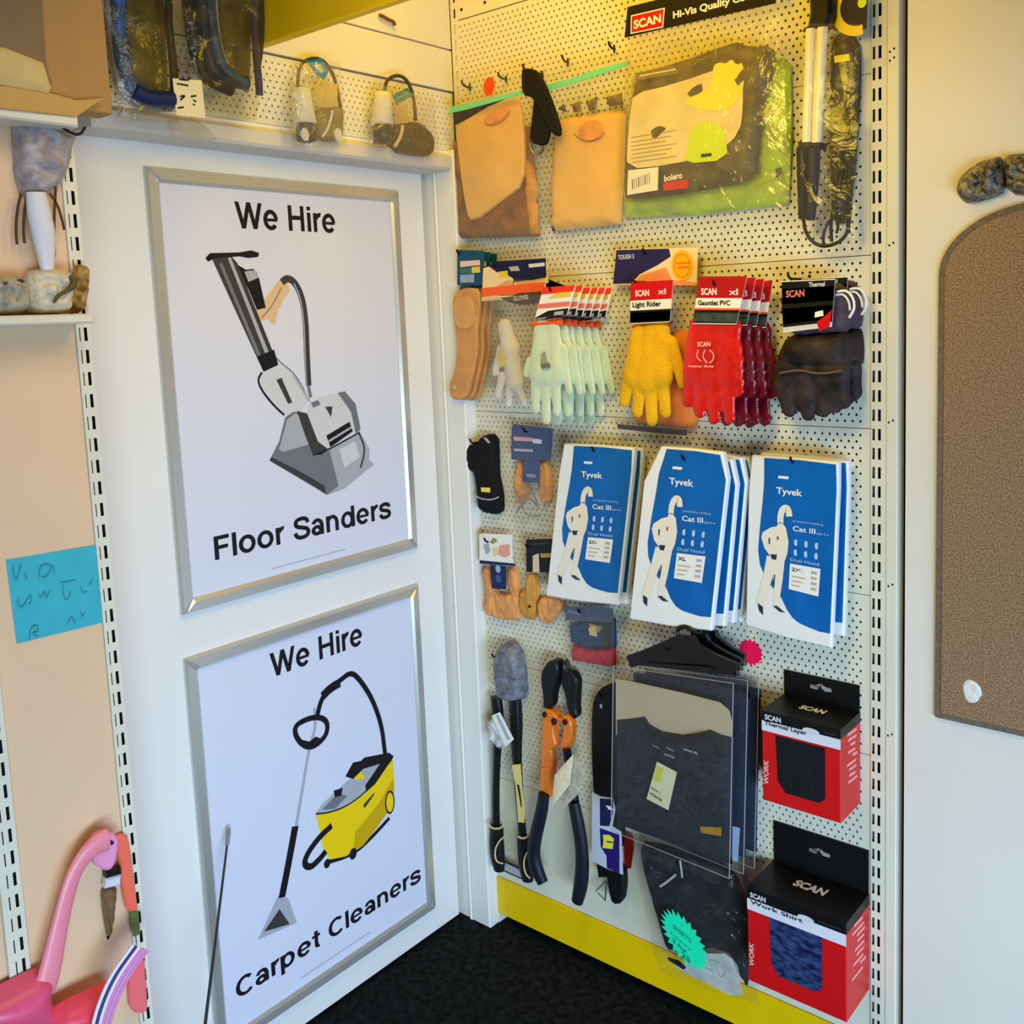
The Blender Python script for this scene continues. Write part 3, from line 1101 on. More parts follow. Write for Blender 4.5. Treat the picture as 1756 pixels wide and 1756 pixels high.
mb.build('nozzle', t, label='white tapered nozzle')
mb = MB()
for q in ([(-1.099,1.812,0.215),(-1.107,1.787,0.215),(-1.112,1.757,0.215),(-1.112,1.736,0.215)], [(-1.091,1.81,0.215),(-1.097,1.783,0.215),(-1.101,1.757,0.215),(-1.101,1.738,0.215)], [(-1.056,1.815,0.215),(-1.046,1.799,0.215),(-1.041,1.777,0.215),(-1.039,1.76,0.215)], [(-1.046,1.826,0.215),(-1.054,1.772,0.215),(-1.058,1.719,0.215)]):
    mb.tube(q, .0022, M('brown_wire', (74, 58, 36), .5), 6)
mb.build('wire', t, label='dark thin wires')
mb = MB()
mb.tube([(-1.047,1.919,0.235),(-1.028,1.908,0.235),(-1.011,1.904,0.235),(-1.001,1.918,0.235)], .0022, WIRE, 6)
tag(mb.build('wire_hook', None, LEFT, (-1.008,1.907,0.23)), 'small dark wire hook at the right end of the top left shelf', 'hook')

CRW = M('crumpled_white', (220, 210, 184), .45, bump=1.0, bs=70, vs=55, rgb2=(198, 186, 156))
CRG = M('crumpled_clear_grey', (190, 182, 162), .35, bump=1.0, bs=60, vs=44, rgb2=(150, 142, 122))
zs = vb + .0065
for nm, pl, mt, sd, lb in (
        ('bagged_part', [(-1.182,1.696),(-1.117,1.701),(-1.105,1.69),(-1.105,1.664),(-1.109,1.645),(-1.131,1.639),(-1.188,1.639)], CRG, 11, 'grey bagged part at the far left of the lower left shelf'),
        ('crumpled_bag', [(-1.106,1.702),(-1.076,1.71),(-1.042,1.708),(-1.036,1.69),(-1.041,1.664),(-1.045,1.638),(-1.108,1.639),(-1.108,1.664)], CRW, 12, 'cream crumpled bag in the middle of the lower left shelf'),
        ('speckled_bag', [(-1.032,1.712),(-1.019,1.717),(-1.01,1.712),(-1.011,1.691),(-1.017,1.663),(-1.024,1.64),(-1.04,1.638)], M('orange_speckled', (200, 164, 92), .5, bump=.5, bs=80, vs=70, rgb2=(120, 74, 26)), 13, 'small orange speckled bag at the right end of the lower left shelf')):
    mn = min(b for a, b in pl)
    pl = [(a, b - mn + zs) for a, b in pl]
    mb = MB()
    mb.puff(smooth_loop(pl, 1), GW + .012, .034, mt, .005, .018, .016, 60, sd)
    if sd == 12:
        mb.tube([(-1.054,1.688,0.252),(-1.048,1.678,0.252),(-1.053,1.67,0.252),(-1.063,1.664,0.252),(-1.075,1.658,0.252),(-1.083,1.647,0.252)], [.003, .005, .005, .003, .003, .002], M('olive_strap', (88, 78, 38), .5), 7)
    if sd == 11:
        for q in ([(-1.153,1.678),(-1.147,1.678),(-1.145,1.676),(-1.153,1.673)], [(-1.135,1.681),(-1.126,1.683),(-1.121,1.678),(-1.127,1.676)]):
            mb.flat(q, GW + .052, G2)
    tag(mb.build(nm, None, LEFT, (pl[0][0], zs, GW)), lb, 'bag')

PINK = M('pink_plastic', (244, 140, 154), .35, var=.06, vs=6, spec=.5)
PINKD = M('deep_pink_plastic', (232, 84, 122), .35, var=.06, vs=6, spec=.5)
CORAL = M('coral_plastic', (246, 112, 84), .35, spec=.5)
t = thing('dustpan', 'pink plastic dustpan hanging by its long handle in the bottom left corner', 'dustpan', LEFT, (-1.058,0.767,0.22))
mb = MB()
mb.tube([(-1.192,0.574,0.23),(-1.181,0.591,0.23),(-1.158,0.664,0.23),(-1.133,0.731,0.23),(-1.112,0.758,0.23),(-1.089,0.77,0.23),(-1.069,0.771,0.23)], [.020, .019, .0145, .013, .014, .018, .020], PINK, 12, .45)
mb.build('handle', t)
mb = MB()
mb.poly(smooth_loop([(-1.094,0.774),(-1.082,0.783),(-1.065,0.781),(-1.05,0.768),(-1.049,0.75),(-1.062,0.712),(-1.082,0.721),(-1.094,0.742)], 2), GW + .012, GW + .030, M('pale_pink_plastic', (236, 150, 190), .35), .004)
mb.poly(smooth_loop([(-1.083,0.769),(-1.075,0.772),(-1.06,0.765),(-1.058,0.757),(-1.072,0.759)], 1), GW + .028, GW + .0306, M('hang_hole', (52, 24, 70), .6))
mb.build('handle_end', t, label='paler pink end with hanging hole')
mb = MB()
mb.puff(smooth_loop([(-1.289,0.607),(-1.246,0.607),(-1.196,0.606),(-1.176,0.599),(-1.167,0.585),(-1.176,0.551),(-1.163,0.514),(-1.171,0.49),(-1.294,0.553)], 1), GW + .008, .05, PINKD, .012, .05, .0, 10, 1)
mb.build('pan', t, label='deep pink pan')
mb = MB()
mb.puff(smooth_loop([(-1.186,0.538),(-1.154,0.541),(-1.117,0.535),(-1.088,0.536),(-1.079,0.512),(-1.1,0.501),(-1.118,0.465),(-1.19,0.5)], 1), GW + .03, .045, M('rose_plastic', (244, 76, 100), .35), .012, .04, 0, 10, 2)
mb.build('pan_lip', t)
t = thing('coral_dustpan', 'coral plastic dustpan edge against the upright, behind the pink dustpan', 'dustpan', LEFT, (-1.03,0.745,0.21))
mb = MB()
mb.poly(smooth_loop([(-1.046,0.754),(-1.036,0.757),(-1.027,0.752),(-1.022,0.735),(-1.019,0.636),(-1.018,0.608),(-1.036,0.614),(-1.041,0.653),(-1.042,0.714)], 1), GW + .001, GW + .010, CORAL, .003)
mb.build('handle', t)
mb = MB()
mb.poly(smooth_loop([(-1.04,0.523),(-1.02,0.539),(-1.016,0.528),(-1.017,0.437),(-1.021,0.421),(-1.047,0.438),(-1.047,0.48)], 1), GW + .001, GW + .012, M('salmon_plastic', (244, 112, 116), .35), .003)
mb.build('pan', t)
mb = MB()
mb.poly([(-1.035,0.616),(-1.02,0.612),(-1.02,0.569),(-1.032,0.571)], GW + .0105, GW + .0125, M('olive_label', (104, 116, 62), .6))
mb.build('label', t, label='olive green label')
t = thing('hand_brush', 'hand brush with brown bristles and black band beside the pink dustpan', 'brush', LEFT, (-1.06,0.7,0.22))
mb = MB()
mb.poly([(-1.07,0.711),(-1.045,0.706),(-1.045,0.693),(-1.07,0.698)], GW + .004, GW + .020, BLACK, .003)
mb.build('band', t)
mb = MB()
mb.poly([(-1.07,0.697),(-1.045,0.692),(-1.048,0.674),(-1.074,0.681)], GW + .004, GW + .018, WPLAS, .003)
mb.build('collar', t, label='white collar')
mb = MB()
mb.puff(smooth_loop([(-1.076,0.681),(-1.048,0.673),(-1.054,0.639),(-1.061,0.607),(-1.071,0.579),(-1.074,0.593),(-1.076,0.633)], 1), GW + .003, .014, M('brown_bristle', (128, 96, 62), .7, bump=.8, bs=200, var=.35, vs=150, stretch=(1, .12, 1)), .006, .012, .003, 60, 4)
mb.build('bristles', t)
mb = MB()
cols = [M('tie_white', (228, 226, 236), .35), M('tie_purple', (64, 40, 112), .4), M('tie_pink', (232, 128, 180), .4), M('tie_lilac', (190, 150, 206), .4)]
t = thing('cable_tie_bundle', 'curved bundle of white, purple and pink plastic ties over the dustpans', 'cable ties', LEFT, (-1.05,0.604,0.28))
for i, cc in enumerate((0, 1, 0, 2, 3, 2)):
    o = i * 9
    mb = MB()
    mb.tube([(a + i * .0036 - .016, b - i * .003, c + i * .002) for a, b, c in [(-1.053,0.606,0.285),(-1.068,0.595,0.285),(-1.09,0.578,0.285),(-1.109,0.554,0.285),(-1.125,0.524,0.285),(-1.134,0.494,0.285)]], .0032, cols[cc], 6)
    mb.build('tie', t, label=('white tie', 'purple tie', 'white tie', 'pink tie', 'lilac tie', 'pink tie')[i])

# ---------------------------------------------------------------- goods over the door
t_film = FILM('aged_film', .03, .035, (236, 228, 200), (214, 200, 150), .7, 26)
NAVB = M('navy_hose', (24, 40, 84), .35, var=.2, vs=30)
BLUB = M('blue_hose', (44, 84, 140), .3, bump=.5, bs=80, var=.35, vs=45)
LILB = M('lilac_hose', (148, 146, 164), .3, var=.15, vs=20)
INKB = M('blueblack_hose', (16, 20, 36), .35, var=.2, vs=30)
OLIVE = M('olive_card', (104, 92, 50), .45, bump=.6, bs=40, vs=26, rgb2=(58, 50, 26), spec=.5)


def hose_bag(label, film_q, w, loops, card, tagpl, extra):
    t = thing('bagged_hose', label, 'hose', LEFT, (film_q[0][0], film_q[0][1], w))
    mb = MB()
    mb.puff(card, w - .03, .012, OLIVE, .012, .02, .006, 25, 3)
    mb.build('card_insert', t, label='olive card insert')
    for pts, r, mt in loops:
        mb = MB()
        mb.tube(pts, r, mt, 10)
        mb.build('hose', t)
    mb = MB()
    mb.film(film_q, w + .018, t_film, .02, .012, 18, 3, 22)
    mb.build('clear_bag', t)
    if tagpl:
        mb = MB()
        mb.poly(tagpl, w + .038, w + .0386, M('cream_tag', (226, 212, 170), .6))
        for q in extra:
            mb.stroke(q, .003, w + .039, INK)
        mb.build('price_tag', t, label='cream price tag with pen marks')
    return t


t = hose_bag('clear bag of blue and lilac hose over the door, left, with cream tag', [(-0.914,1.946),(-0.805,1.956),(-0.765,2.205),(-0.93,2.167)], .16,
             [([(-0.908,2.17,0.17),(-0.912,2.105,0.17),(-0.907,2.059,0.17),(-0.906,2.024,0.17),(-0.899,1.995,0.17),(-0.876,1.978,0.17),(-0.847,1.977,0.17),(-0.812,1.982,0.17)], .0065, LILB),
              ([(-0.897,2.173,0.165),(-0.899,2.117,0.165),(-0.9,2.067,0.165),(-0.897,2.041,0.165),(-0.889,2.009,0.165),(-0.868,1.989,0.165),(-0.843,1.986,0.165),(-0.805,1.99,0.165)], .008, INKB),
              ([(-0.896,2.17,0.18),(-0.901,2.105,0.18),(-0.901,2.053,0.18),(-0.894,2.02,0.18),(-0.878,1.998,0.18),(-0.851,1.991,0.18),(-0.812,1.994,0.18)], .013, BLUB),
              ([(-0.796,2.194,0.175),(-0.808,2.134,0.175),(-0.805,2.086,0.175),(-0.804,2.039,0.175),(-0.807,1.996,0.175),(-0.832,1.981,0.175)], .007, INKB),
              ([(-0.889,1.997,0.19),(-0.87,1.989,0.19),(-0.849,1.989,0.19),(-0.82,1.993,0.19)], .014, NAVB)],
             [(-0.865,2.194),(-0.783,2.212),(-0.791,2.023),(-0.846,2.006),(-0.868,2.05)],
             [(-0.822,2.026),(-0.766,2.031),(-0.764,1.967),(-0.82,1.965)],
             [[(-0.815,2.018),(-0.793,2.018)], [(-0.81,2.026),(-0.79,2.027),(-0.792,2.033)], [(-0.811,1.997),(-0.799,2.001),(-0.811,1.991)], [(-0.79,2),(-0.779,2.003)],
              [(-0.786,1.995),(-0.78,1.992)], [(-0.817,1.977),(-0.805,1.98)], [(-0.787,1.988),(-0.783,1.986)]])
t = hose_bag('clear bag of navy hose over the door, right, beside the mustard fascia', [(-0.773,1.97),(-0.636,1.982),(-0.591,2.247),(-0.777,2.205)], .15,
             [([(-0.754,2.208,0.155),(-0.751,2.139,0.155),(-0.746,2.09,0.155),(-0.736,2.053,0.155),(-0.71,2.041,0.155),(-0.677,2.034,0.155)], .012, INKB),
              ([(-0.735,2.21,0.165),(-0.731,2.151,0.165),(-0.733,2.101,0.165),(-0.722,2.062,0.165),(-0.697,2.048,0.165),(-0.65,2.05,0.165)], .013, NAVB),
              ([(-0.719,2.212,0.17),(-0.72,2.152,0.17),(-0.716,2.117,0.17),(-0.709,2.079,0.17),(-0.69,2.056,0.17),(-0.656,2.047,0.17)], .010, BLUB),
              ([(-0.7,2.219,0.16),(-0.703,2.137,0.16),(-0.695,2.092,0.16),(-0.676,2.054,0.16),(-0.645,2.037,0.16)], .005, LILB),
              ([(-0.618,2.237,0.16),(-0.62,2.153,0.16),(-0.621,2.096,0.16),(-0.619,2.058,0.16),(-0.62,2.033,0.16)], .007, M('violet_hose', (62, 54, 104), .35)),
              ([(-0.595,2.245,0.15),(-0.595,2.181,0.15),(-0.603,2.122,0.15),(-0.614,2.082,0.15)], .006, INKB)],
             [(-0.676,2.239),(-0.587,2.26),(-0.613,2.051),(-0.662,2.049),(-0.676,2.105)],
             None, [])
WRAP = FILM('crinkled_wrap', .10, .08, (252, 250, 246), (226, 218, 200), 1.0, 60, .12)
mb = MB()
mb.puff(smooth_loop([(-0.774,1.979),(-0.741,1.985),(-0.712,1.984),(-0.694,1.972),(-0.676,1.953),(-0.706,1.944),(-0.745,1.942),(-0.768,1.945),(-0.78,1.959)], 0), .096, .008, WRAP, .005, .012, .016, 75, 6, back=False)
tag(mb.build('plastic_wrap', None, LEFT, (-0.711,1.974,0.11)), 'crumpled clear wrap lying along the head of the door under the cream tag', 'wrap')
mb = MB()
mb.puff(smooth_loop([(-0.705,2.04),(-0.687,2.051),(-0.663,2.037),(-0.631,2.031),(-0.607,2.01),(-0.6,1.999),(-0.642,1.996),(-0.687,1.995),(-0.706,2.004)], 0), .098, .008, WRAP, .005, .012, .016, 75, 8, back=False)
tag(mb.build('plastic_wrap', None, LEFT, (-0.645,2.019,0.11)), 'folded clear wrap under the navy hose bag, over the door', 'wrap')

LAMPW = M('lampholder_white', (232, 228, 218), .35)
SMOKE = M('smoked_plastic', (46, 44, 52), .3, var=.4, vs=60)
CABLE = M('grey_cable', (72, 62, 40), .5)
OX = FILM('clear_blister', .05, .16, (245, 245, 240), (225, 220, 205), .8, 40)


def lampholder(t, cone, base, cable, cbl_r, card, labelpl, labm):
    mb = MB()
    mb.lathe(cone, LAMPW, 22)
    mb.build('shade_cone', t)
    mb = MB()
    mb.lathe(base, SMOKE, 18)
    mb.build('socket', t, label='dark socket')
    mb = MB()
    mb.tube(cable, cbl_r, CABLE, 8)
    mb.build('cable', t)
    mb = MB()
    mb.poly(card, .118, .1186, CARDL)
    mb.build('tag', t, label='cream tag')
    mb = MB()
    mb.poly(labelpl, .128, .129, labm)
    a = labelpl[0]
    mb.flat(inset(ccw(labelpl), .010), .1292, M('pale_blue_print', (170, 205, 214), .5))
    mb.build('label', t)


t = thing('lampholder', 'white lampholder with blue label over the door, the left one', 'lampholder', LEFT, (-0.465,2.134,0.12), 'lampholders over the door')
c0, c1 = (-0.494,2.069,0.125), (-0.491,2.003,0.125)
lampholder(t, [c0 + (.004,), c0 + (.017,), (c0[0] + .2 * (c1[0] - c0[0]), c0[1] + .2 * (c1[1] - c0[1]), .125, .0185), c1 + (.0245,), (c1[0], c1[1] - .002, .125, .0225), (c1[0], c1[1] - .003, .125, .01)],
           [(c1[0] + .001, c1[1], .125, .018), (c1[0] + .002, c1[1] - .012, .125, .021), (c1[0] + .003, c1[1] - .036, .125, .020), (c1[0] + .003, c1[1] - .040, .125, .006)],
           [(-0.495,2.07,0.115),(-0.492,2.103,0.115),(-0.477,2.127,0.115),(-0.45,2.139,0.115),(-0.424,2.138,0.115),(-0.405,2.119,0.115),(-0.395,2.098,0.115),(-0.39,2.067,0.115),(-0.387,2.044,0.115)], .0036,
           [(-0.457,2.083),(-0.394,2.096),(-0.398,2.049),(-0.452,2.04)], [(-0.481,2.124),(-0.44,2.137),(-0.424,2.113),(-0.438,2.094),(-0.458,2.102)], M('bright_blue_card', (20, 118, 190), .45, var=.2, vs=60))
mb = MB()
mb.poly(ell((-0.509,1.975), .0095, .0125, 18), .1455, .1475, WPLAS)
mb.build('white_cap', t, label='white round cap')
mb = MB()
mb.poly(smooth_loop([(-0.448,2.035),(-0.415,2.044),(-0.376,2.054),(-0.379,2.017),(-0.384,1.983),(-0.412,1.976),(-0.444,1.979)], 1), .078, .118, M('olive_plug', (134, 122, 78), .4, var=.25, vs=40), .006)
mb.poly(ell((-0.402,1.99), .010, .0135, 18), .118, .121, WPLAS)
mb.tube([(-0.445,1.981,0.122),(-0.433,1.994,0.122),(-0.422,2.016,0.122),(-0.415,2.037,0.122)], .003, WPLAS, 7)
mb.build('plug', t, label='olive plug')
mb = MB()
mb.film([(-0.547,1.944),(-0.405,1.962),(-0.409,2.133),(-0.528,2.108)], .15, OX, .006, .006, 12, 4, 30)
mb.build('clear_bag', t)

t = thing('lampholder', 'white lampholder with dark plug over the door, the right one nearest the corner', 'lampholder', LEFT, (-0.209,2.14,0.12), 'lampholders over the door')
c0, c1 = (-0.276,2.093,0.125), (-0.283,2.025,0.125)
lampholder(t, [c0 + (.004,), c0 + (.016,), (c0[0], c0[1] - .012, .125, .0185), c1 + (.0255,), (c1[0], c1[1] - .002, .125, .023), (c1[0], c1[1] - .003, .125, .01)],
           [(c1[0], c1[1], .125, .020), (c1[0], c1[1] - .012, .125, .021), (c1[0], c1[1] - .040, .125, .020), (c1[0], c1[1] - .043, .125, .006)],
           [(-0.26,2.102,0.115),(-0.252,2.125,0.115),(-0.227,2.139,0.115),(-0.2,2.14,0.115),(-0.181,2.123,0.115),(-0.171,2.087,0.115),(-0.171,2.048,0.115)], .0040,
           [(-0.235,2.068),(-0.197,2.083),(-0.197,2.039),(-0.235,2.032)], [(-0.251,2.091),(-0.202,2.114),(-0.19,2.096),(-0.241,2.072)], M('teal_card', (58, 128, 128), .45, var=.3, vs=70))
mb = MB()
mb.poly(smooth_loop([(-0.22,2.036),(-0.176,2.045),(-0.148,2.044),(-0.11,2.017),(-0.12,1.974),(-0.178,1.972),(-0.233,1.974),(-0.227,2.009)], 1), .079, .125, M('dark_plug', (64, 54, 32), .4, var=.15, vs=30), .010)
mb.build('plug', t, label='dark three-pin plug')
mb = MB()
mb.tube([(-0.251,1.981,0.128),(-0.237,1.996,0.128),(-0.227,2.014,0.128),(-0.224,2.029,0.128)], .004, M('cream_strap', (214, 200, 160), .5), 7)
mb.build('strap', t, label='cream strap')
mb = MB()
mb.film([(-0.347,1.957),(-0.139,1.963),(-0.144,2.095),(-0.328,2.101)], .153, OX, .006, .006, 12, 7, 30)
mb.build('clear_bag', t)

# ---------------------------------------------------------------- goods on the display wall
def hook(pt, w, label=None, up=.012):
    """black wire peg hook sticking out of the wall at pt to distance w"""
    mb = MB()
    u, v = pt
    mb.tube([(u, v, -.002), (u, v, w * .5), (u, v, w - .01), (u, v + up * .4, w - .002), (u, v + up, w)], .0024, WIRE, 8, sm=1)
    mb.tube([(u, v - .008, .0025), (u, v + .008, .0025)], .0022, WIRE, 6, sm=0)
    o = mb.build('peg_hook', None, BOARD, (u, v, 0))
    return tag(o, label, 'hook', 'peg hooks on the display wall')


STRIPG = M('green_seal_strip', (112, 214, 168), .35, spec=.5)
TANF = M('tan_split_leather', (238, 188, 106), .62, bump=.2, bs=90, var=.07, vs=10)
TAND = M('brown_leather', (150, 102, 56), .65, bump=.4, bs=70, var=.3, vs=24)
TANO = M('orange_leather', (230, 156, 92), .6, bump=.5, bs=80, var=.14, vs=40)
INDIGO = M('indigo_fabric', (36, 24, 44), .8, var=.1, vs=40)

# --- bag with folded tan leather pouch, far left of the top row
t = thing('leather_pouch', 'tan leather pouch with folded flap in a clear bag, top row nearest the corner', 'pouch', BOARD, (0.234,2.119,0.05), 'leather pouches in the top row')
mb = MB()
mb.puff([(0.093,2.023),(0.14,2.03),(0.329,2.023),(0.34,1.913),(0.345,1.776),(0.097,1.79)], .02, .018, TAND, .010, .02, .006, 26, 2)
mb.build('back_panel', t, label='darker brown leather back panel')
mb = MB()
mb.flat([(0.118,2.09),(0.25,2.091),(0.288,2.088),(0.24,2.081),(0.119,2.052)], .044, INDIGO)
mb.build('lining', t, label='dark lining at the opening')
mb = MB()
mb.poly(smooth_loop([(0.122,2.045),(0.161,2.061),(0.25,2.083),(0.294,2.083),(0.32,2.083),(0.328,2.04),(0.33,1.976),(0.323,1.893),(0.262,1.865),(0.16,1.82),(0.143,1.85),(0.128,1.963)], 1), .040, .050, TANF, .003)
mb.build('front_flap', t)
mb = MB()
mb.poly(smooth_loop([(0.215,2.049),(0.232,2.062),(0.268,2.069),(0.292,2.069),(0.295,2.06),(0.28,2.044),(0.248,2.035),(0.225,2.036)], 2), .050, .053, TANO, .0015)
mb.build('thumb_patch', t, label='orange oval patch')
mb = MB()
mb.stroke([(0.223,2.038),(0.25,2.031),(0.282,2.039),(0.299,2.057)], .0018, .0533, TAND)
mb.build('stitching', t)
mb = MB()
for q in ([(0.322,1.959),(0.344,1.924),(0.352,1.872),(0.325,1.797),(0.317,1.876)], [(0.321,1.875),(0.35,1.847),(0.35,1.782),(0.325,1.781)]):
    mb.puff(q, .030, .012, M('orange_tan_leather', (206, 146, 62), .6, bump=.4, bs=60, var=.2, vs=30), .007, .01, .004, 40, 4)
mb.build('side_straps', t, label='orange tan straps hanging at the side')
mb = MB()
mb.film([(0.126,1.788),(0.375,1.774),(0.412,2.13),(0.124,2.16)], .056, CLEAR, .004, .006, 14, 2)
mb.build('clear_bag', t)
mb = MB()
mb.poly([(0.118,2.093),(0.172,2.09),(0.341,2.094),(0.34,2.085),(0.171,2.078),(0.117,2.078)], .058, .0606, STRIPG)
mb.build('seal_strip', t, label='mint green seal strip')
mb = MB()
mb.poly(ell((0.245,2.118), .0165, .0205, 26, -.25), .0605, .0613, M('neon_red_paper', (255, 72, 22), .6))
tag(mb.build('price_sticker', None, BOARD, (0.244,2.118,0.061)), 'round neon red sticker on the bag of the folded leather pouch', 'sticker')
hook((0.132,2.143), .030, 'black hook tip at the top left of the folded leather pouch')
hook((0.247,2.142), .030, 'black hook tip beside the round neon red sticker')

# --- black webbing strap
WEB = M('black_webbing', (14, 13, 14), .75, bump=.5, bs=220, var=.15, vs=90)
t = thing('webbing_strap', 'black webbing strap folded over between the two tan leather pouches', 'strap', BOARD, (0.368,2.124,0.07))
mb = MB()
mb.poly(smooth_loop([(0.359,2.13),(0.369,2.131),(0.39,2.128),(0.407,2.114),(0.431,2.069),(0.458,1.997),(0.457,1.975),(0.438,1.983),(0.416,2.022),(0.389,2.068),(0.358,2.077)], 1), .072, .084, WEB, .003)
mb.build('outer_fold', t)
mb = MB()
mb.poly(smooth_loop([(0.382,2.072),(0.401,2.063),(0.417,2.005),(0.42,1.992),(0.407,1.962),(0.363,1.977),(0.37,2.012)], 1), .060, .0715, WEB, .003)
mb.build('inner_fold', t)
mb = MB()
mb.tube([(0.367,1.974,0.072),(0.372,1.953,0.072),(0.393,1.946,0.072),(0.406,1.961,0.072)], .0035, M('steel_buckle', (150, 146, 130), .3, metal=.9), 8, sm=1)
mb.build('buckle', t, label='steel buckle')
hook((0.354,2.134), .070, 'black hook carrying the webbing strap')

# --- second leather pouch
t = thing('leather_pouch', 'flat square tan leather pouch in a clear bag, left of the hi-vis pack', 'pouch', BOARD, (0.51,2.096,0.05), 'leather pouches in the top row')
mb = MB()
mb.puff([(0.398,2.027),(0.485,2.024),(0.588,2.022),(0.58,1.897),(0.567,1.785),(0.474,1.784),(0.378,1.785),(0.387,1.907)], .018, .016, TANF, .012, .014, .002, 18, 7)
mb.build('leather_body', t)
mb = MB()
mb.poly(ell((0.506,1.986), .0335, .0215, 26, .1), .0335, .0365, TANO, .0015)
mb.build('thumb_patch', t, label='orange oval patch')
mb = MB()
mb.stroke([(0.462,1.987),(0.479,1.971),(0.505,1.963),(0.533,1.965),(0.544,1.978)], .002, .0368, TAND)
mb.build('stitching', t)
mb = MB()
for i, q in enumerate(([(0.417,2.045),(0.433,2.055),(0.442,2.034)], [(0.454,2.049),(0.478,2.053),(0.48,2.031),(0.461,2.031)], [(0.493,2.048),(0.524,2.055),(0.52,2.029),(0.501,2.027)], [(0.545,2.049),(0.584,2.052),(0.589,2.028),(0.553,2.029)])):
    mb.puff(q, .03, .008, M('smoky_crease', (128, 108, 64), .4, bump=.5, bs=60, var=.3, vs=50), .006, .008, .003, 60, i)
mb.build('crumpled_lining', t, label='dark crumpled lining at the bag mouth')
mb = MB()
mb.film([(0.376,1.783),(0.59,1.768),(0.622,2.121),(0.397,2.153)], .046, CLEAR, .006, .006, 14, 5)
mb.build('clear_bag', t)
mb = MB()
mb.poly([(0.391,2.095),(0.471,2.098),(0.548,2.104),(0.619,2.107),(0.617,2.099),(0.548,2.092),(0.471,2.086),(0.392,2.082)], .050, .0526, STRIPG)
mb.build('seal_strip', t, label='mint green seal strip')
hook((0.427,2.147), .022, 'black hook over the flat square leather pouch, its left one')
hook((0.551,2.152), .022, 'black hook over the flat square leather pouch, its right one')

# --- hi-vis pack
HVF = FILM('pack_film', .08, .06, (252, 250, 246), (225, 215, 180), .7, 20)
LIME = M('lime_hivis', (166, 206, 44), .5, bump=.6, bs=44, var=.3, vs=24)
t = thing('hivis_pack', 'green hi-vis garment in a clear bag with no card, behind the black carded pack', 'workwear pack', BOARD, (0.799,2.146,0.04), 'hi-vis packs in the top row')
mb = MB()
mb.puff([(0.601,2.084),(0.769,2.083),(0.921,2.077),(0.954,2.044),(0.955,1.907),(0.946,1.792),(0.763,1.789),(0.573,1.797),(0.572,1.85)], .010, .022, LIME, .012, .03, .006, 18, 4)
mb.build('garment', t)
mb = MB()
mb.poly([(0.932,1.855),(0.943,1.858),(0.944,1.843),(0.933,1.838)], .032, .0345, NAVY)
mb.build('care_label', t, label='navy care label')
mb = MB()
mb.film([(0.574,1.789),(0.962,1.775),(0.968,2.09),(0.609,2.15)], .038, HVF, .004, .005, 14, 6)
mb.build('clear_bag', t)

t = thing('hivis_pack', 'dark folded hi-vis garment in a clear bag with black header card', 'workwear pack', BOARD, (0.803,2.169,0.08), 'hi-vis packs in the top row')
mb = MB()
mb.puff(smooth_loop([(0.633,2.078),(0.737,2.084),(0.849,2.097),(0.864,2.097),(0.883,2.085),(0.937,2.077),(0.94,2.041),(0.918,1.982),(0.905,1.888),(0.901,1.837),(0.784,1.83),(0.601,1.826),(0.597,1.86),(0.622,2.006)], 1), .046, .022, M('charcoal_garment', (92, 80, 58), .5, bump=.7, bs=34, vs=26, rgb2=(34, 30, 25), spec=.5), .011, .025, .005, 22, 8)
mb.build('garment', t, label='charcoal folded garment')
INS = M('cream_insert', (232, 212, 158), .5, var=.12, vs=14)
mb = MB()
mb.poly(smooth_loop([(0.642,2.036),(0.73,2.037),(0.885,2.055),(0.886,1.975),(0.878,1.925),(0.831,1.895),(0.726,1.885),(0.62,1.889),(0.625,1.946),(0.634,2.003)], 1), .0695, .0705, INS)
for i, y in enumerate((0, 8, 15, 22, 29, 36, 43)):
    a, b = [(0.633,1.95),(0.74,1.947)]
    mb.stroke([(a[0], a[1] - y * .00115), (b[0] - .012 * (i % 3), a[1] - y * .00115 - .0005)], .0016, .0709, M('grey_print', (150, 138, 104), .5), sm=0)
mb.build('insert_card', t, label='cream printed insert')
mb = MB()
mb.poly([(0.647,2.074),(0.734,2.074),(0.747,2.063),(0.747,2.056),(0.649,2.06)], .0702, .0708, M('taupe_print', (120, 108, 80), .5))
mb.stroke([(0.658,2.067),(0.742,2.065)], .003, .0712, INS, sm=0)
mb.build('insert_heading', t, label='taupe heading strip')
mb = MB()
mb.flat(smooth_loop([(0.754,2.004),(0.802,2.012),(0.823,2.027),(0.824,2.057),(0.839,2.061),(0.851,2.055),(0.864,2.063),(0.873,2.049),(0.888,2.052),(0.889,2.006),(0.872,1.981),(0.845,1.97),(0.782,1.984)], 1), .0712, M('bright_yellow_print', (246, 226, 60), .5))
mb.build('yellow_splash', t, label='bright yellow printed splash')
mb = MB()
HV2 = M('lime_print', (204, 226, 30), .5)
mb.flat(smooth_loop([(0.753,1.883),(0.767,1.916),(0.77,1.94),(0.784,1.956),(0.812,1.956),(0.837,1.946),(0.848,1.929),(0.853,1.879)], 1), .0714, HV2)
mb.flat([(0.795,1.897),(0.818,1.896),(0.818,1.89),(0.795,1.89)], .0718, G1)
mb.build('hivis_patch', t, label='lime green arch with a black mark')
mb = MB()
mb.poly([(0.624,1.886),(0.697,1.884),(0.694,1.839),(0.62,1.837)], .070, .0712, PAPER)
for k in range(9):
    a, b = [(0.634,1.847),(0.637,1.873)]
    mb.stroke([(a[0] + k * .0052, a[1] + .001 * k), (a[0] + k * .0052, b[1] - .006 + .001 * k)], .0012 + .001 * (k % 3 == 0), .0716, G1, sm=0)
mb.build('barcode_label', t, label='white barcode label')
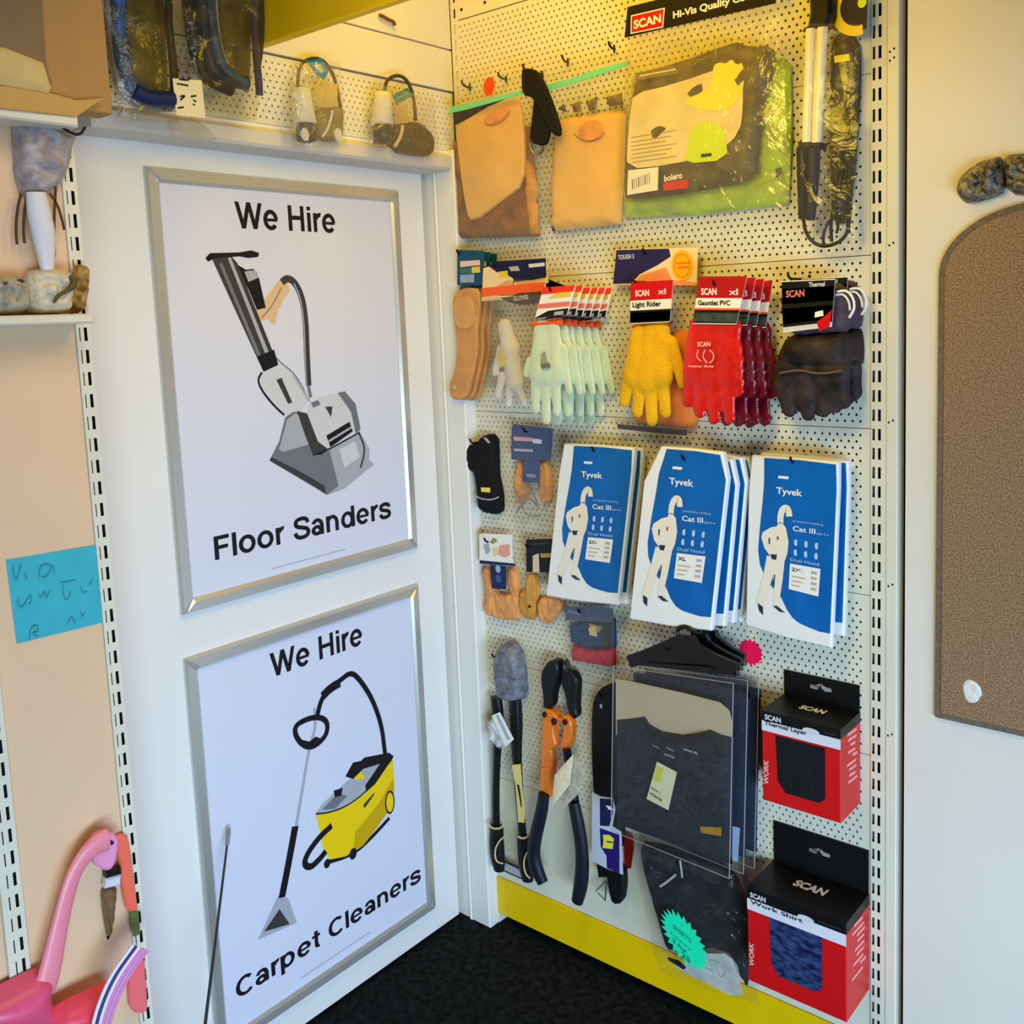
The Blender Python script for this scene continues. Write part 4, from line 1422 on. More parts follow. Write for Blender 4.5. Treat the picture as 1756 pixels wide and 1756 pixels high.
mb = MB()
a, b = [(0.708,1.84),(0.76,1.842)]
mb.box(a[0], b[0] + .004, a[1] - .004, a[1] + .012, .0705, .0713, RED)
mb.text('bolero', (a[0] + .002, a[1] + .014), .042, .012, PAPER, .0716, .06, .03)
mb.build('maker_mark', t, label='red and white maker mark')
mb = MB()
mb.film([(0.602,1.789),(0.979,1.79),(0.963,2.154),(0.629,2.148)], .075, HVF, .006, .007, 16, 9)
mb.build('clear_bag', t)
mb = MB()
hq = [(0.63,2.145),(0.957,2.14),(0.966,2.195),(0.639,2.202)]
mb.poly(hq, .0775, .0795, CARDBLK)
mb.build('header_card', t)
mb = MB()
lq = [(0.645,2.149),(0.721,2.146),(0.726,2.182),(0.647,2.184)]
mb.poly(smooth_loop(lq, 0), .0795, .0799, PAPER)
mb.poly(inset(ccw(lq), .0022), .0797, .0801, RED)
a, b = [(0.653,2.157),(0.717,2.154)]
mb.text('SCAN', a, b[0] - a[0], .0155, PAPER, .0804, 0.0, .035)
mb.build('logo', t, label='red and white logo panel')
mb = MB()
a, b = [(0.744,2.158),(0.945,2.155)]
mb.text('Hi-Vis Quality Coverall', a, b[0] - a[0], .0125, PAPER, .0799, 0.0, .03)
mb.build('lettering', t, label='white lettering')
hook((0.804,2.19), .09, 'black hook carrying the hi-vis packs')

# --- inspection lamp
TUBEW = M('lamp_tube', (240, 234, 214), .25, spec=.6)
t = thing('inspection_lamp', 'black inspection lamp with twin white tubes and looped cable, top right of the wall', 'lamp', BOARD, (1.017,2.129,0.05))
mb = MB()
mb.poly(smooth_loop([(1.014,2.165),(1.057,2.157),(1.054,2.087),(1.033,2.084),(1.004,2.083),(0.998,2.089),(1.015,2.095)], 1), .035, .066, BLACK, .006)
mb.build('head', t)
for q, r in (([(1.016,2.087,0.06),(1.007,1.891,0.06)], .0095), ([(1.038,2.085,0.06),(1.026,1.888,0.06)], .0095)):
    mb = MB()
    mb.tube(q, r, TUBEW, 12, sm=0)
    mb.build('tube', t, label='white lamp tube')
mb = MB()
mb.tube([(1.028,2.084,0.062),(1.018,1.889,0.062)], .0035, M('clear_ridge', (190, 180, 150), .2, spec=.7), 8, sm=0)
mb.build('reflector', t, label='silver reflector strip')
mb = MB()
mb.poly([(0.992,1.895),(1.035,1.888),(1.033,1.877),(0.992,1.881)], .036, .068, BLACK, .003)
mb.build('collar', t)
mb = MB()
mb.tube([(0.999,1.882,0.058),(0.999,1.835,0.058),(0.998,1.793,0.058),(0.998,1.756,0.058)], [.013, .012, .010, .009], BLACK, 12, sm=1)
mb.tube([(1.02,1.879,0.06),(1.019,1.833,0.06),(1.015,1.786,0.06),(1.013,1.752,0.06)], [.012, .011, .010, .008], M('blueblack_rubber', (34, 38, 56), .4, var=.1), 12, sm=1)
mb.build('handle', t)
for q, r in (([(0.995,1.756,0.05),(0.997,1.736,0.05),(1.01,1.714,0.05),(1.033,1.703,0.05),(1.064,1.709,0.05),(1.081,1.728,0.05),(1.084,1.795,0.05),(1.088,1.926,0.05)], .0034), ([(1.031,1.707,0.046),(1.031,1.728,0.046),(1.04,1.748,0.046),(1.053,1.755,0.046),(1.06,1.741,0.046),(1.056,1.726,0.046)], .003),
             ([(1.046,1.712,0.044),(1.044,1.748,0.044),(1.055,1.799,0.044),(1.066,1.879,0.044)], .0034), ([(1.077,1.725,0.042),(1.072,1.797,0.042),(1.076,1.929,0.042),(1.085,2.037,0.042)], .0038)):
    mb = MB()
    mb.tube(q, r, BLACK, 8)
    mb.build('cable', t)
mb = MB()
mb.film([(0.98,1.705),(1.097,1.702),(1.114,2.074),(1.002,2.097)], .072, CLEAR, .004, .007, 14, 12)
mb.build('clear_bag', t)
t = thing('bagged_tool', 'dark tool in a brown clear bag behind the inspection lamp, with small yellow label', 'tool pack', BOARD, (1.062,2.113,0.03))
mb = MB()
mb.puff(smooth_loop([(1.033,2.079),(1.057,2.084),(1.084,2.067),(1.088,2.019),(1.082,1.909),(1.073,1.798),(1.056,1.743),(1.033,1.75),(1.027,1.886),(1.03,1.999)], 1), .006, .026, M('dark_brown_film', (62, 50, 30), .3, bump=.6, bs=34, var=.45, vs=30), .009, .018, .006, 40, 6)
mb.build('bag_body', t)
mb = MB()
mb.poly([(1.048,2.039),(1.075,2.038),(1.077,2.026),(1.049,2.027)], .032, .0355, M('yellow_label', (238, 222, 50), .45))
mb.build('label', t, label='small yellow label')
mb = MB()
cq = [(1.048,2.082),(1.107,2.074),(1.111,2.178),(1.044,2.194)]
mb.poly(cq, .034, .0365, M('aubergine_card', (44, 34, 44), .5))
mb.build('header_card', t, label='dark header card')
mb = MB()
cx, cy = (1.094,2.115)
mb.stroke([(cx + .042 * math.cos(a), cy + .042 * math.sin(a)) for a in [math.radians(70 + i * 14) for i in range(16)]], .0165, .0375, M('yellow_print', (248, 214, 30), .45), sm=1)
mb.flat(ell((cx + .006, cy + .004), .008, .009, 12), .0372, HV2)
mb.build('printed_ring', t, label='printed yellow ring')
hook((1.042,2.148), .075, 'black hook carrying the inspection lamp')

# ---------------------------------------------------------------- second row: straps, gloves
TEALC = M('teal_blue_card', (14, 76, 106), .45, var=.1, vs=40)
src = None
for i in range(3):
    w = .058 - .017 * i
    if src is None:
        t = thing('leather_loop', 'foremost tan leather strap with teal card at the left end of the glove row', 'strap', BOARD, (0.157,1.742,0.058), 'tan leather straps nearest the corner')
        mb = MB()
        mb.poly(smooth_loop([(0.102,1.662),(0.143,1.67),(0.184,1.665),(0.181,1.618),(0.167,1.57),(0.168,1.521),(0.149,1.465),(0.128,1.411),(0.106,1.399),(0.07,1.401),(0.064,1.43),(0.086,1.464),(0.1,1.521),(0.096,1.571),(0.09,1.635)], 1), .050, .058, TAN, .003)
        mb.build('strap', t)
        mb = MB()
        mb.poly(smooth_loop([(0.097,1.646),(0.159,1.651),(0.169,1.597),(0.15,1.571),(0.1,1.575)], 1), .058, .061, M('tan_light', (216, 160, 98), .6, bump=.2, bs=90, var=.1), .001)
        mb.build('keeper', t)
        mb = MB()
        mb.poly(ell((0.085,1.43), .006, .008, 12), .0575, .0605, M('rivet', (190, 170, 150), .35, metal=.6), .001)
        mb.build('rivet', t)
        mb = MB()
        cq = [(0.112,1.677),(0.194,1.673),(0.205,1.752),(0.118,1.761)]
        mb.poly(cq, .056, .0575, TEALC)
        mb.flat([(0.126,1.733),(0.19,1.732),(0.19,1.72),(0.125,1.719)], .0579, M('pinkish_print', (226, 190, 180), .5))
        mb.flat([(0.125,1.717),(0.163,1.716),(0.162,1.703),(0.124,1.704)], .0579, M('teal_print', (52, 110, 108), .5))
        mb.flat([(0.163,1.717),(0.189,1.717),(0.189,1.703),(0.162,1.703)], .0579, M('yellow_print2', (222, 196, 60), .5))
        mb.flat([(0.124,1.701),(0.17,1.7),(0.168,1.681),(0.123,1.682)], .0579, M('lilac_print', (146, 160, 196), .5))
        mb.build('header_card', t, label='teal header card with coloured print')
        src = t
    else:
        dup(src, (.004 * i, -.003 * i, -.017 * i), ('', 'middle tan leather strap behind the foremost one, left end of the glove row', 'rearmost tan leather strap nearest the perforated panel, left end of the glove row')[i])
hook((0.124,1.749), .066, 'black hook carrying the tan leather straps')

# bag of white gloves with navy and red header
t = thing('bagged_gloves', 'white gloves in a clear bag with navy and red header card', 'glove pack', BOARD, (0.303,1.719,0.07))
mb = MB()
mb.poly([(0.199,1.651),(0.39,1.655),(0.487,1.661),(0.487,1.646),(0.392,1.637),(0.198,1.636),(0.207,1.712),(0.272,1.721),(0.396,1.723),(0.4,1.669)], 0.064, 0.066, M('cream_card', (238, 206, 160), .45))
mb.poly(smooth_loop([(0.22,1.718),(0.255,1.725),(0.395,1.723),(0.396,1.684),(0.357,1.677),(0.305,1.68),(0.281,1.692),(0.25,1.7)], 0), 0.066, 0.0663, M('deep_navy_card', (18, 20, 62), .4))
mb.flat([(0.253,1.701),(0.282,1.702),(0.283,1.686),(0.258,1.689)], 0.0664, M('yellow_print2'))
mb.flat([(0.345,1.713),(0.392,1.714),(0.392,1.706),(0.347,1.705)], 0.0666, G5)
mb.flat([(0.286,1.71),(0.314,1.711),(0.32,1.7),(0.292,1.7)], 0.0666, G4)
mb.poly([(0.2,1.666),(0.269,1.668),(0.39,1.671),(0.389,1.651),(0.268,1.649),(0.201,1.645)], 0.066, 0.0664, M('orange_red_card', (246, 96, 40), .45))
mb.poly([(0.257,1.641),(0.321,1.645),(0.386,1.648),(0.378,1.625),(0.32,1.622),(0.278,1.631)], 0.066, 0.0664, M('aubergine_print', (74, 60, 76), .5))
mb.text('GLOVES', (0.296,1.633), .045, .010, G5, 0.0667, .05, .03)
mb.build('header_card', t, label='navy, cream and red header card')
WGL = M('white_knit', (240, 234, 224), .75, bump=.5, bs=120, var=.06, vs=30)
mb = MB()
bones_mesh(mb, [((0.254,1.575), (0.269,1.521), .019, .026), ((0.269,1.521), (0.28,1.446), .026, .024), ((0.28,1.453), (0.304,1.399), .013, .010), ((0.265,1.446), (0.255,1.395), .012, .010), ((0.24,1.459), (0.223,1.411), .012, .010), ((0.239,1.521), (0.217,1.466), .012, .009)], 0.052, 1.6, WGL, .008, .004, .0006)
mb.build('gloves', t, label='white knitted gloves')
mb = MB()
mb.poly(ell((0.254,1.498), .0135, .0175, 18), 0.067, 0.0685, M('pale_yellow_disc', (232, 214, 120), .5))
mb.build('yellow_badge', t, label='pale yellow round badge')
mb = MB()
mb.film([(0.226,1.393),(0.36,1.397),(0.402,1.643),(0.206,1.644)], 0.071, FILM('grey_film', .05, .05, (246, 244, 240), (220, 212, 200), .8, 30), .004, .006, 12, 4)
mb.build('clear_bag', t)
hook((0.244,1.713), .075, 'black hook carrying the bag of white gloves')


# --- pale green gloves, six on one hook
PALEG = M('pale_green_latex', (206, 220, 190), .55, bump=.25, bs=90, var=.06, vs=22)
CUFFO = M('orange_rib', (240, 92, 40), .7, bump=.6, bs=160, stretch=(1, .2, 1))
PK = M('pink_card', (222, 120, 110), .5)
src = None
W0 = .135
gl_lab = ['foremost pale green glove of the bunch, with red and yellow card', 'second pale green glove back in the bunch behind the red and yellow card', 'third pale green glove back in the bunch, middle of the pale stack',
          'fourth pale green glove back in the bunch, behind the middle one', 'fifth pale green glove back in the bunch, one before the rearmost', 'rearmost pale green glove of the bunch, nearest the perforated panel']
for i in range(6):
    if src is None:
        t = thing('work_glove', gl_lab[0], 'glove', BOARD, (0.478,1.647,0.135), 'pale green gloves on one hook')
        mb = MB()
        bones_mesh(mb, [((0.421,1.567), (0.45,1.566), .019, .019), ((0.436,1.566), (0.436,1.473), .020, .030), ((0.424,1.567), (0.413,1.473), .020, .030), ((0.456,1.566), (0.462,1.473), .020, .028),
                        ((0.403,1.473), (0.399,1.393), .0155, .0125), ((0.431,1.467), (0.428,1.371), .0150, .0130), ((0.458,1.467), (0.459,1.39), .0150, .0125),
                        ((0.389,1.498), (0.378,1.473), .012, .012), ((0.48,1.523), (0.495,1.434), .015, .0105)], .126, 3.3, PALEG, .0045, .0034, .0004)
        mb.build('hand', t)
        mb = MB()
        mb.tube([(0.429,1.579,0.128),(0.431,1.586,0.128)], .001, CUFFO, 8, sm=0)
        a, b = [(0.393,1.573),(0.479,1.578)]
        mb = MB()
        mb.puff([(a[0], a[1] - .004), (b[0], b[1] - .004), (b[0] - .001, b[1] + .012), (a[0] + .002, a[1] + .012)], .119, .013, CUFFO, .006, .008)
        mb.build('cuff', t, label='orange ribbed cuff')
        mb = MB()
        cq = [(0.42,1.592),(0.497,1.597),(0.536,1.659),(0.446,1.656)]
        cq = [(0.417,1.592),(0.506,1.597),(0.532,1.658),(0.444,1.657)]
        mb.poly(cq, .137, .1385, PAPER)
        mb.flat([(0.437,1.642),(0.524,1.645),(0.53,1.658),(0.443,1.657)], .1389, M('scarlet_card', (236, 52, 22), .45))
        mb.flat([(0.456,1.633),(0.516,1.635),(0.519,1.645),(0.48,1.644)], .1391, M('yellow_print2'))
        mb.flat([(0.423,1.612),(0.512,1.615),(0.515,1.625),(0.427,1.622)], .1389, PK)
        mb.flat([(0.415,1.592),(0.505,1.597),(0.51,1.611),(0.455,1.607)], .1390, CARDBLK)
        mb.flat([(0.47,1.597),(0.495,1.598),(0.497,1.606),(0.472,1.604)], .1392, G4)
        mb.build('header_card', t, label='red, yellow and black header card')
        mb = MB()
        mb.flat([(0.434,1.514),(0.444,1.521),(0.449,1.499),(0.455,1.489),(0.436,1.484),(0.43,1.494)], .1405, M('grey_print3', (150, 152, 136), .6))
        mb.flat([(0.43,1.494),(0.455,1.496),(0.458,1.486),(0.432,1.483)], .1407, M('grey_print4', (110, 112, 100), .6))
        mb.build('stamp', t, label='grey stamp on the back of the hand')
        src = t
    else:
        dup(src, (.003 * i, -.002 * i, -.0225 * i), gl_lab[i], rot=(0, 2.0, -1.5, .5, 2.5, 4.5)[i])
hook((0.464,1.646), .143, 'long black hook carrying the pale green gloves')

# --- blue card with yellow disc, orange gloves hanging below it
t = thing('bagged_gloves', 'orange gloves bagged under a navy card with yellow disc, behind the yellow glove', 'glove pack', BOARD, (0.656,1.717,0.03))
mb = MB()
mb.poly([(0.553,1.658),(0.758,1.646),(0.763,1.722),(0.565,1.731)], .033, .035, M('ivory_card', (240, 214, 176), .45))
mb.flat(smooth_loop([(0.553,1.659),(0.565,1.73),(0.695,1.724),(0.699,1.708),(0.666,1.692),(0.622,1.676),(0.6,1.658)], 0), .0353, M('violet_navy_card', (40, 36, 92), .4))
mb.flat([(0.6,1.656),(0.627,1.674),(0.687,1.687),(0.7,1.66),(0.686,1.65)], .0354, M('salmon_print', (240, 150, 110), .5))
mb.flat([(0.672,1.651),(0.7,1.66),(0.758,1.653),(0.758,1.646)], .0354, M('salmon_print'))
mb.text('TOUGH 3', (0.569,1.71), .040, .009, G5, .0356, 0, .03)
mb.build('header_card', t, label='navy and ivory header card')
mb = MB()
mb.poly(ell((0.726,1.688), .025, .031, 26), .0355, .0362, M('amber_print', (250, 184, 20), .45))
mb.stroke(ell((0.726,1.688), .0185, .0235, 26), .0018, .0365, M('orange_print', (232, 120, 20), .5), closed=True, sm=0)
mb.flat([(0.712,1.695),(0.745,1.694),(0.745,1.691),(0.712,1.691)], .0365, M('orange_print'))
mb.flat([(0.715,1.687),(0.742,1.686),(0.742,1.682),(0.715,1.682)], .0365, M('orange_print'))
mb.build('yellow_disc', t, label='amber yellow disc')
ORG_ = M('orange_leather_glove', (236, 126, 28), .6, bump=.3, bs=60, var=.15, vs=20)
mb = MB()
mb.puff(smooth_loop([(0.692,1.565),(0.736,1.546),(0.741,1.469),(0.74,1.396),(0.737,1.35),(0.686,1.35),(0.628,1.358),(0.583,1.353),(0.578,1.391),(0.631,1.467)], 1), .008, .020, ORG_, .009, .02, .004, 26, 3)
mb.build('gloves', t, label='orange gloves')
mb = MB()
mb.poly([(0.549,1.355),(0.631,1.352),(0.724,1.35),(0.722,1.338),(0.631,1.341),(0.549,1.345)], .026, .029, M('plum_strip', (62, 40, 52), .5))
mb.build('bottom_strip', t, label='plum strip along the bottom')
mb = MB()
mb.film([(0.543,1.334),(0.74,1.339),(0.75,1.658),(0.561,1.667)], .031, CLEAR, .003, .004, 12, 8)
mb.build('clear_bag', t)
hook((0.638,1.717), .045, 'black hook carrying the navy card with a yellow disc')


def carded(t, cq, w, bands, texts, label):
    """header card with printed bands; bands: (t0, t1, material) from the bottom up"""
    bl, br, tr, tl = [Vector(p) for p in cq]
    L = lambda s, v: tuple(bl.lerp(br, s).lerp(tl.lerp(tr, s), v))
    mb = MB()
    mb.poly([L(0, 0), L(1, 0), L(1, 1), L(0, 1)], w - .0015, w, PAPER)
    for a, b, m_ in bands:
        mb.flat([L(0, a), L(1, a), L(1, b), L(0, b)], w + .0003, m_)
    for s, x, y, wd, ht, m_ in texts:
        p, q = L(x, y), L(x + wd, y)
        mb.text(s, p, q[0] - p[0], ht, m_, w + .0007, (q[1] - p[1]) / max(1e-6, q[0] - p[0]), .03)
    return mb.build('header_card', t, label=label)


# --- yellow gloves
YGL = M('yellow_cotton', (238, 178, 16), .8, bump=.6, bs=210, var=.07, vs=26)
t = thing('work_glove', 'mustard yellow glove with red and white card in the glove row', 'glove', BOARD, (0.67,1.65,0.07))
mb = MB()
bones_mesh(mb, [((0.637,1.549), (0.691,1.557), .018, .018), ((0.634,1.549), (0.621,1.464), .022, .030), ((0.685,1.552), (0.683,1.465), .022, .030), ((0.663,1.549), (0.653,1.458), .024, .034),
                ((0.608,1.47), (0.591,1.41), .0165, .0135), ((0.631,1.458), (0.624,1.389), .0165, .0140), ((0.658,1.456), (0.659,1.373), .0165, .0145), ((0.687,1.461), (0.693,1.391), .0165, .0140),
                ((0.71,1.531), (0.734,1.459), .017, .0125), ((0.734,1.459), (0.735,1.448), .0125, .011)], .060, 2.2, YGL, .0045, .0034)
mb.build('hand', t)
mb = MB()
mb.puff([(0.613,1.558),(0.699,1.563),(0.705,1.575),(0.613,1.572)], .048, .018, CUFFO, .006, .008)
mb.build('cuff', t, label='orange cuff')
carded(t, [(0.62,1.573),(0.717,1.575),(0.727,1.659),(0.625,1.659)], .0735,
       [(.02, .32, CARDBLK), (.05, .27, M('dim_photo', (88, 84, 76), .5, var=.4, vs=60)), (.56, 1.0, RED)],
       [('SCAN', .12, .66, .34, .012, PAPER), ('Light Rider', .06, .40, .7, .010, G1), ('xl', .66, .68, .2, .011, G5)], 'red, white and black header card')
hook((0.636,1.659), .085, 'black hook carrying the mustard yellow glove')

# --- red gauntlets
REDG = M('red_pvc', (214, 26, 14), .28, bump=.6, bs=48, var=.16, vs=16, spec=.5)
REDG_DARK = M('dark_red_pvc', (112, 10, 26), .28, bump=.6, bs=48, var=.2, vs=16, spec=.5)  # darker red for the gloves behind the front one
rl = ['foremost glossy red glove with white print, right of the yellow glove', 'second red glove back, behind the white printed one', 'third red glove back on the same hook', 'rearmost red glove, nearest the perforated panel']
src = None
for i in range(4):
    if src is None:
        t = thing('work_glove', rl[0], 'glove', BOARD, (0.867,1.652,0.125), 'red gloves on one hook')
        mb = MB()
        bones_mesh(mb, [((0.807,1.563), (0.878,1.564), .020, .020), ((0.807,1.56), (0.798,1.476), .024, .030), ((0.873,1.559), (0.866,1.476), .024, .032), ((0.838,1.56), (0.831,1.465), .024, .030),
                        ((0.787,1.475), (0.778,1.418), .018, .013), ((0.81,1.464), (0.805,1.4), .018, .014), ((0.836,1.459), (0.837,1.39), .018, .015), ((0.861,1.465), (0.87,1.391), .018, .014),
                        ((0.882,1.52), (0.89,1.443), .018, .012)], .112, 2.9, REDG, .005, .0036, .0018)
        mb.build('hand', t)
        carded(t, [(0.799,1.571),(0.893,1.568),(0.916,1.656),(0.816,1.661)], .123,
               [(.02, .30, CARDBLK), (.05, .24, M('dim_photo2', (74, 88, 78), .5, var=.4, vs=60)), (.30, .34, M('orange_red_card')), (.55, 1.0, M('crimson_card', (176, 18, 24), .4))],
               [('SCAN', .10, .62, .34, .012, PAPER), ('Gauntlet PVC', .06, .40, .72, .009, G1), ('xl', .7, .62, .2, .011, G5)], 'red, white and black header card')
        mb = MB()
        mb.text('SCAN', (0.811,1.528), .028, .0085, M('pale_pink_print', (240, 190, 176), .5), .1275, 0, .03)
        mb.stroke([(0.812,1.521),(0.808,1.508),(0.818,1.499)], .002, .1272, M('pale_pink_print'))
        mb.stroke([(0.827,1.521),(0.821,1.508),(0.831,1.496)], .002, .1272, M('pale_pink_print'))
        mb.stroke([(0.837,1.521),(0.846,1.514),(0.845,1.501),(0.836,1.496)], .002, .1272, M('pale_pink_print'))
        mb.text('heavy duty', (0.791,1.488), .055, .004, M('pale_pink_print'), .1268, 0, .02)
        mb.build('printed_mark', t, label='pale printed mark')
        src = t
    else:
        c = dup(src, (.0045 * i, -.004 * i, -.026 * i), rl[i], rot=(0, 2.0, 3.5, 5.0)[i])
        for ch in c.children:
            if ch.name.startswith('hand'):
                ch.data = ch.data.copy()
                ch.data.materials[0] = REDG_DARK
                ch['label'] = 'darker red hand'
hook((0.849,1.641), .13, 'black hook carrying the red gloves')

# --- dark thermal gloves
DKG = M('charcoal_leather', (64, 50, 48), .6, bump=.9, bs=60, vs=16, rgb2=(22, 18, 18))
DKP = M('dusky_purple_fabric', (84, 66, 78), .8, bump=.4, bs=120, var=.2, vs=30)
dl = ['front dark brown padded glove with black card, right end of the glove row', 'rear dark padded glove behind the front one, right end of the glove row']
src = None
for i in range(2):
    if src is None:
        t = thing('work_glove', dl[0], 'glove', BOARD, (1.015,1.65,0.08), 'dark padded gloves on one hook')
        mb = MB()
        mb.puff(smooth_loop([(0.947,1.635),(0.964,1.641),(1.061,1.642),(1.082,1.615),(1.084,1.558),(1.071,1.544),(0.951,1.539)], 1), .046, .022, DKP, .008, .02, .003, 30, 2)
        mb.build('cuff', t, label='dusky purple cuff')
        mb = MB()
        mb.puff(smooth_loop([(0.96,1.546),(1.031,1.549),(1.08,1.553),(1.086,1.517),(1.083,1.475),(1.031,1.475),(0.944,1.478),(0.941,1.507)], 1), .046, .034, DKG, .008, .03, .005, 24, 3)
        bones_mesh(mb, [((0.965,1.485), (0.964,1.452), .026, .026), ((0.964,1.452), (0.968,1.404), .026, .015), ((1.003,1.475), (1.003,1.431), .026, .022), ((1.003,1.431), (1.006,1.397), .020, .014),
                        ((1.037,1.475), (1.044,1.438), .026, .022), ((1.044,1.438), (1.036,1.404), .018, .013), ((1.062,1.475), (1.069,1.433), .024, .016), ((1.069,1.433), (1.053,1.411), .014, .011)], .060, 1.5, DKG, .009, .004, .001)
        mb.build('hand', t)
        mb = MB()
        mb.stroke([(0.96,1.475),(1.001,1.482),(1.035,1.473),(1.079,1.48)], .004, .0835, M('dark_piping', (96, 78, 66), .6), .002)
        mb.build('piping', t)
        carded(t, [(0.968,1.55),(1.062,1.559),(1.069,1.644),(0.966,1.645)], .0835,
               [(.02, .10, G5), (.10, .98, CARDBLK), (.55, .85, M('dim_photo3', (70, 72, 66), .5, var=.5, vs=45)), (.16, .46, M('dim_photo4', (66, 70, 60), .5, var=.5, vs=60))],
               [('SCAN', .08, .68, .36, .012, M('pale_red_print', (226, 120, 110), .5)), ('Thermal', .52, .86, .3, .008, G5)], 'black header card with red and white print')
        mb = MB()
        mb.flat([(1.03,1.576),(1.047,1.579),(1.046,1.589),(1.031,1.586)], .0843, PAPER)
        mb.flat([(1.039,1.551),(1.058,1.559),(1.063,1.59),(1.054,1.582),(1.034,1.568)], .0842, RED)
        mb.build('red_corner', t, label='red corner with white sticker')
        mb = MB()
        mb.tube([(1.067,1.621,0.07),(1.085,1.623,0.07),(1.097,1.608,0.07),(1.099,1.589,0.07),(1.089,1.574,0.07)], .0025, PRINTW, 7)
        mb.tube([(1.063,1.615,0.066),(1.076,1.617,0.066),(1.087,1.604,0.066),(1.089,1.587,0.066)], .0022, PRINTW, 7)
        mb.build('cord', t, label='white cord loop')
        src = t
    else:
        dup(src, (.006, .004, -.0425), dl[i])
hook((0.984,1.648), .095, 'black hook carrying the dark padded gloves')

# ---------------------------------------------------------------- third row
# black tool frog
t = thing('tool_holder', 'black fabric tool holder with a small yellow label beside the white post', 'tool holder', BOARD, (0.148,1.306,0.03))
mb = MB()
mb.puff(smooth_loop([(0.081,1.276),(0.099,1.288),(0.127,1.293),(0.133,1.31),(0.182,1.313),(0.182,1.261),(0.18,1.216),(0.186,1.189),(0.192,1.157),(0.187,1.112),(0.12,1.113),(0.114,1.153),(0.112,1.211),(0.089,1.217),(0.082,1.247)], 1), .008, .028, M('black_fabric', (13, 13, 15), .8, bump=.6, bs=120, var=.2, vs=50), .006, .014, .004, 60, 4)
mb.build('body', t)
mb = MB()
mb.poly([(0.142,1.182),(0.172,1.184),(0.172,1.172),(0.143,1.171)], .0385, .0395, M('pale_yellow_label', (236, 214, 96), .5))
mb.build('label', t, label='small yellow label')
mb = MB()
mb.stroke([(0.12,1.159),(0.14,1.153),(0.174,1.153),(0.198,1.163)], .0032, .0385, G4, .002)
mb.build('trim', t, label='grey trim band')
mb = MB()
mb.flat([(0.155,1.307),(0.167,1.306),(0.179,1.295),(0.17,1.293)], .0372, G4)
mb.build('white_tab', t, label='white tab')
hook((0.123,1.291), .05, 'black hook carrying the black tool holder')


def leather_holder(label, body, card, tongue, cardmat, extra, w=.03):
    t = thing('tool_frog', label, 'tool holder', BOARD, (card[0][0], card[0][1], w), 'leather tool frogs left of the blue packs')
    mb = MB()
    for k, (pl, m_, th) in enumerate(body):
        mb2 = MB()
        mb2.puff(pl, .006 + .0005 * k, th * .7, m_, .0045, .007, .005, 70, k + 3)
        mb2.build('leather_loop', t)
    mb = MB()
    mb.poly(card, w, w + .0015, cardmat)
    for q, m_ in extra:
        mb.flat(q, w + .0019, m_)
    mb.build('header_card', t)
    if tongue:
        mb = MB()
        mb.poly(tongue, w, w + .0014, NAVY if cardmat is not SLATE else SLATE)
        mb.build('card_tongue', t)
    return t


SLATE = M('slate_card', (72, 86, 118), .45, var=.06, vs=30)
t = leather_holder('tan leather tool frog on a slate blue card, left of the first blue pack', [
    (smooth_loop([(0.24,1.254),(0.263,1.255),(0.265,1.204),(0.277,1.187),(0.267,1.162),(0.243,1.141),(0.229,1.151),(0.23,1.209)], 1), TANO, .018),
    (smooth_loop([(0.308,1.258),(0.34,1.259),(0.342,1.217),(0.344,1.169),(0.32,1.145),(0.304,1.179),(0.312,1.208)], 1), TANO, .020)],
    [(0.244,1.332),(0.249,1.343),(0.37,1.337),(0.359,1.263),(0.238,1.257)], [(0.277,1.258),(0.327,1.261),(0.321,1.206),(0.269,1.204)], SLATE,
    [([(0.249,1.313),(0.309,1.313),(0.308,1.304),(0.249,1.303)], M('rose_print', (206, 148, 158), .5)), ([(0.309,1.311),(0.336,1.31),(0.335,1.3),(0.308,1.3)], G5),
     ([(0.249,1.284),(0.308,1.285),(0.306,1.279),(0.248,1.278)], G4), ([(0.285,1.226),(0.314,1.226),(0.312,1.218),(0.284,1.218)], M('slate_print', (126, 138, 168), .5))])
mb = MB()
mb.film([(0.238,1.083),(0.339,1.094),(0.36,1.207),(0.243,1.201)], .032, FILM('grey_film'), .008, .010, 10, 9, 30)
mb.build('clear_pouch', t, label='crumpled clear pouch below the leather')
mb = MB()
for q in ([(0.272,1.189,0.036),(0.308,1.183,0.036),(0.319,1.149,0.036)], [(0.251,1.128,0.036),(0.29,1.174,0.036),(0.324,1.146,0.036)], [(0.263,1.172,0.037),(0.279,1.124,0.037),(0.324,1.128,0.037)]):
    mb.tube(q, .002, M('steel_ring', (170, 160, 150), .3, metal=.8), 7)
mb.build('wire_loops', t, label='steel wire loops')
hook((0.291,1.326), .045, 'black hook carrying the slate blue card')

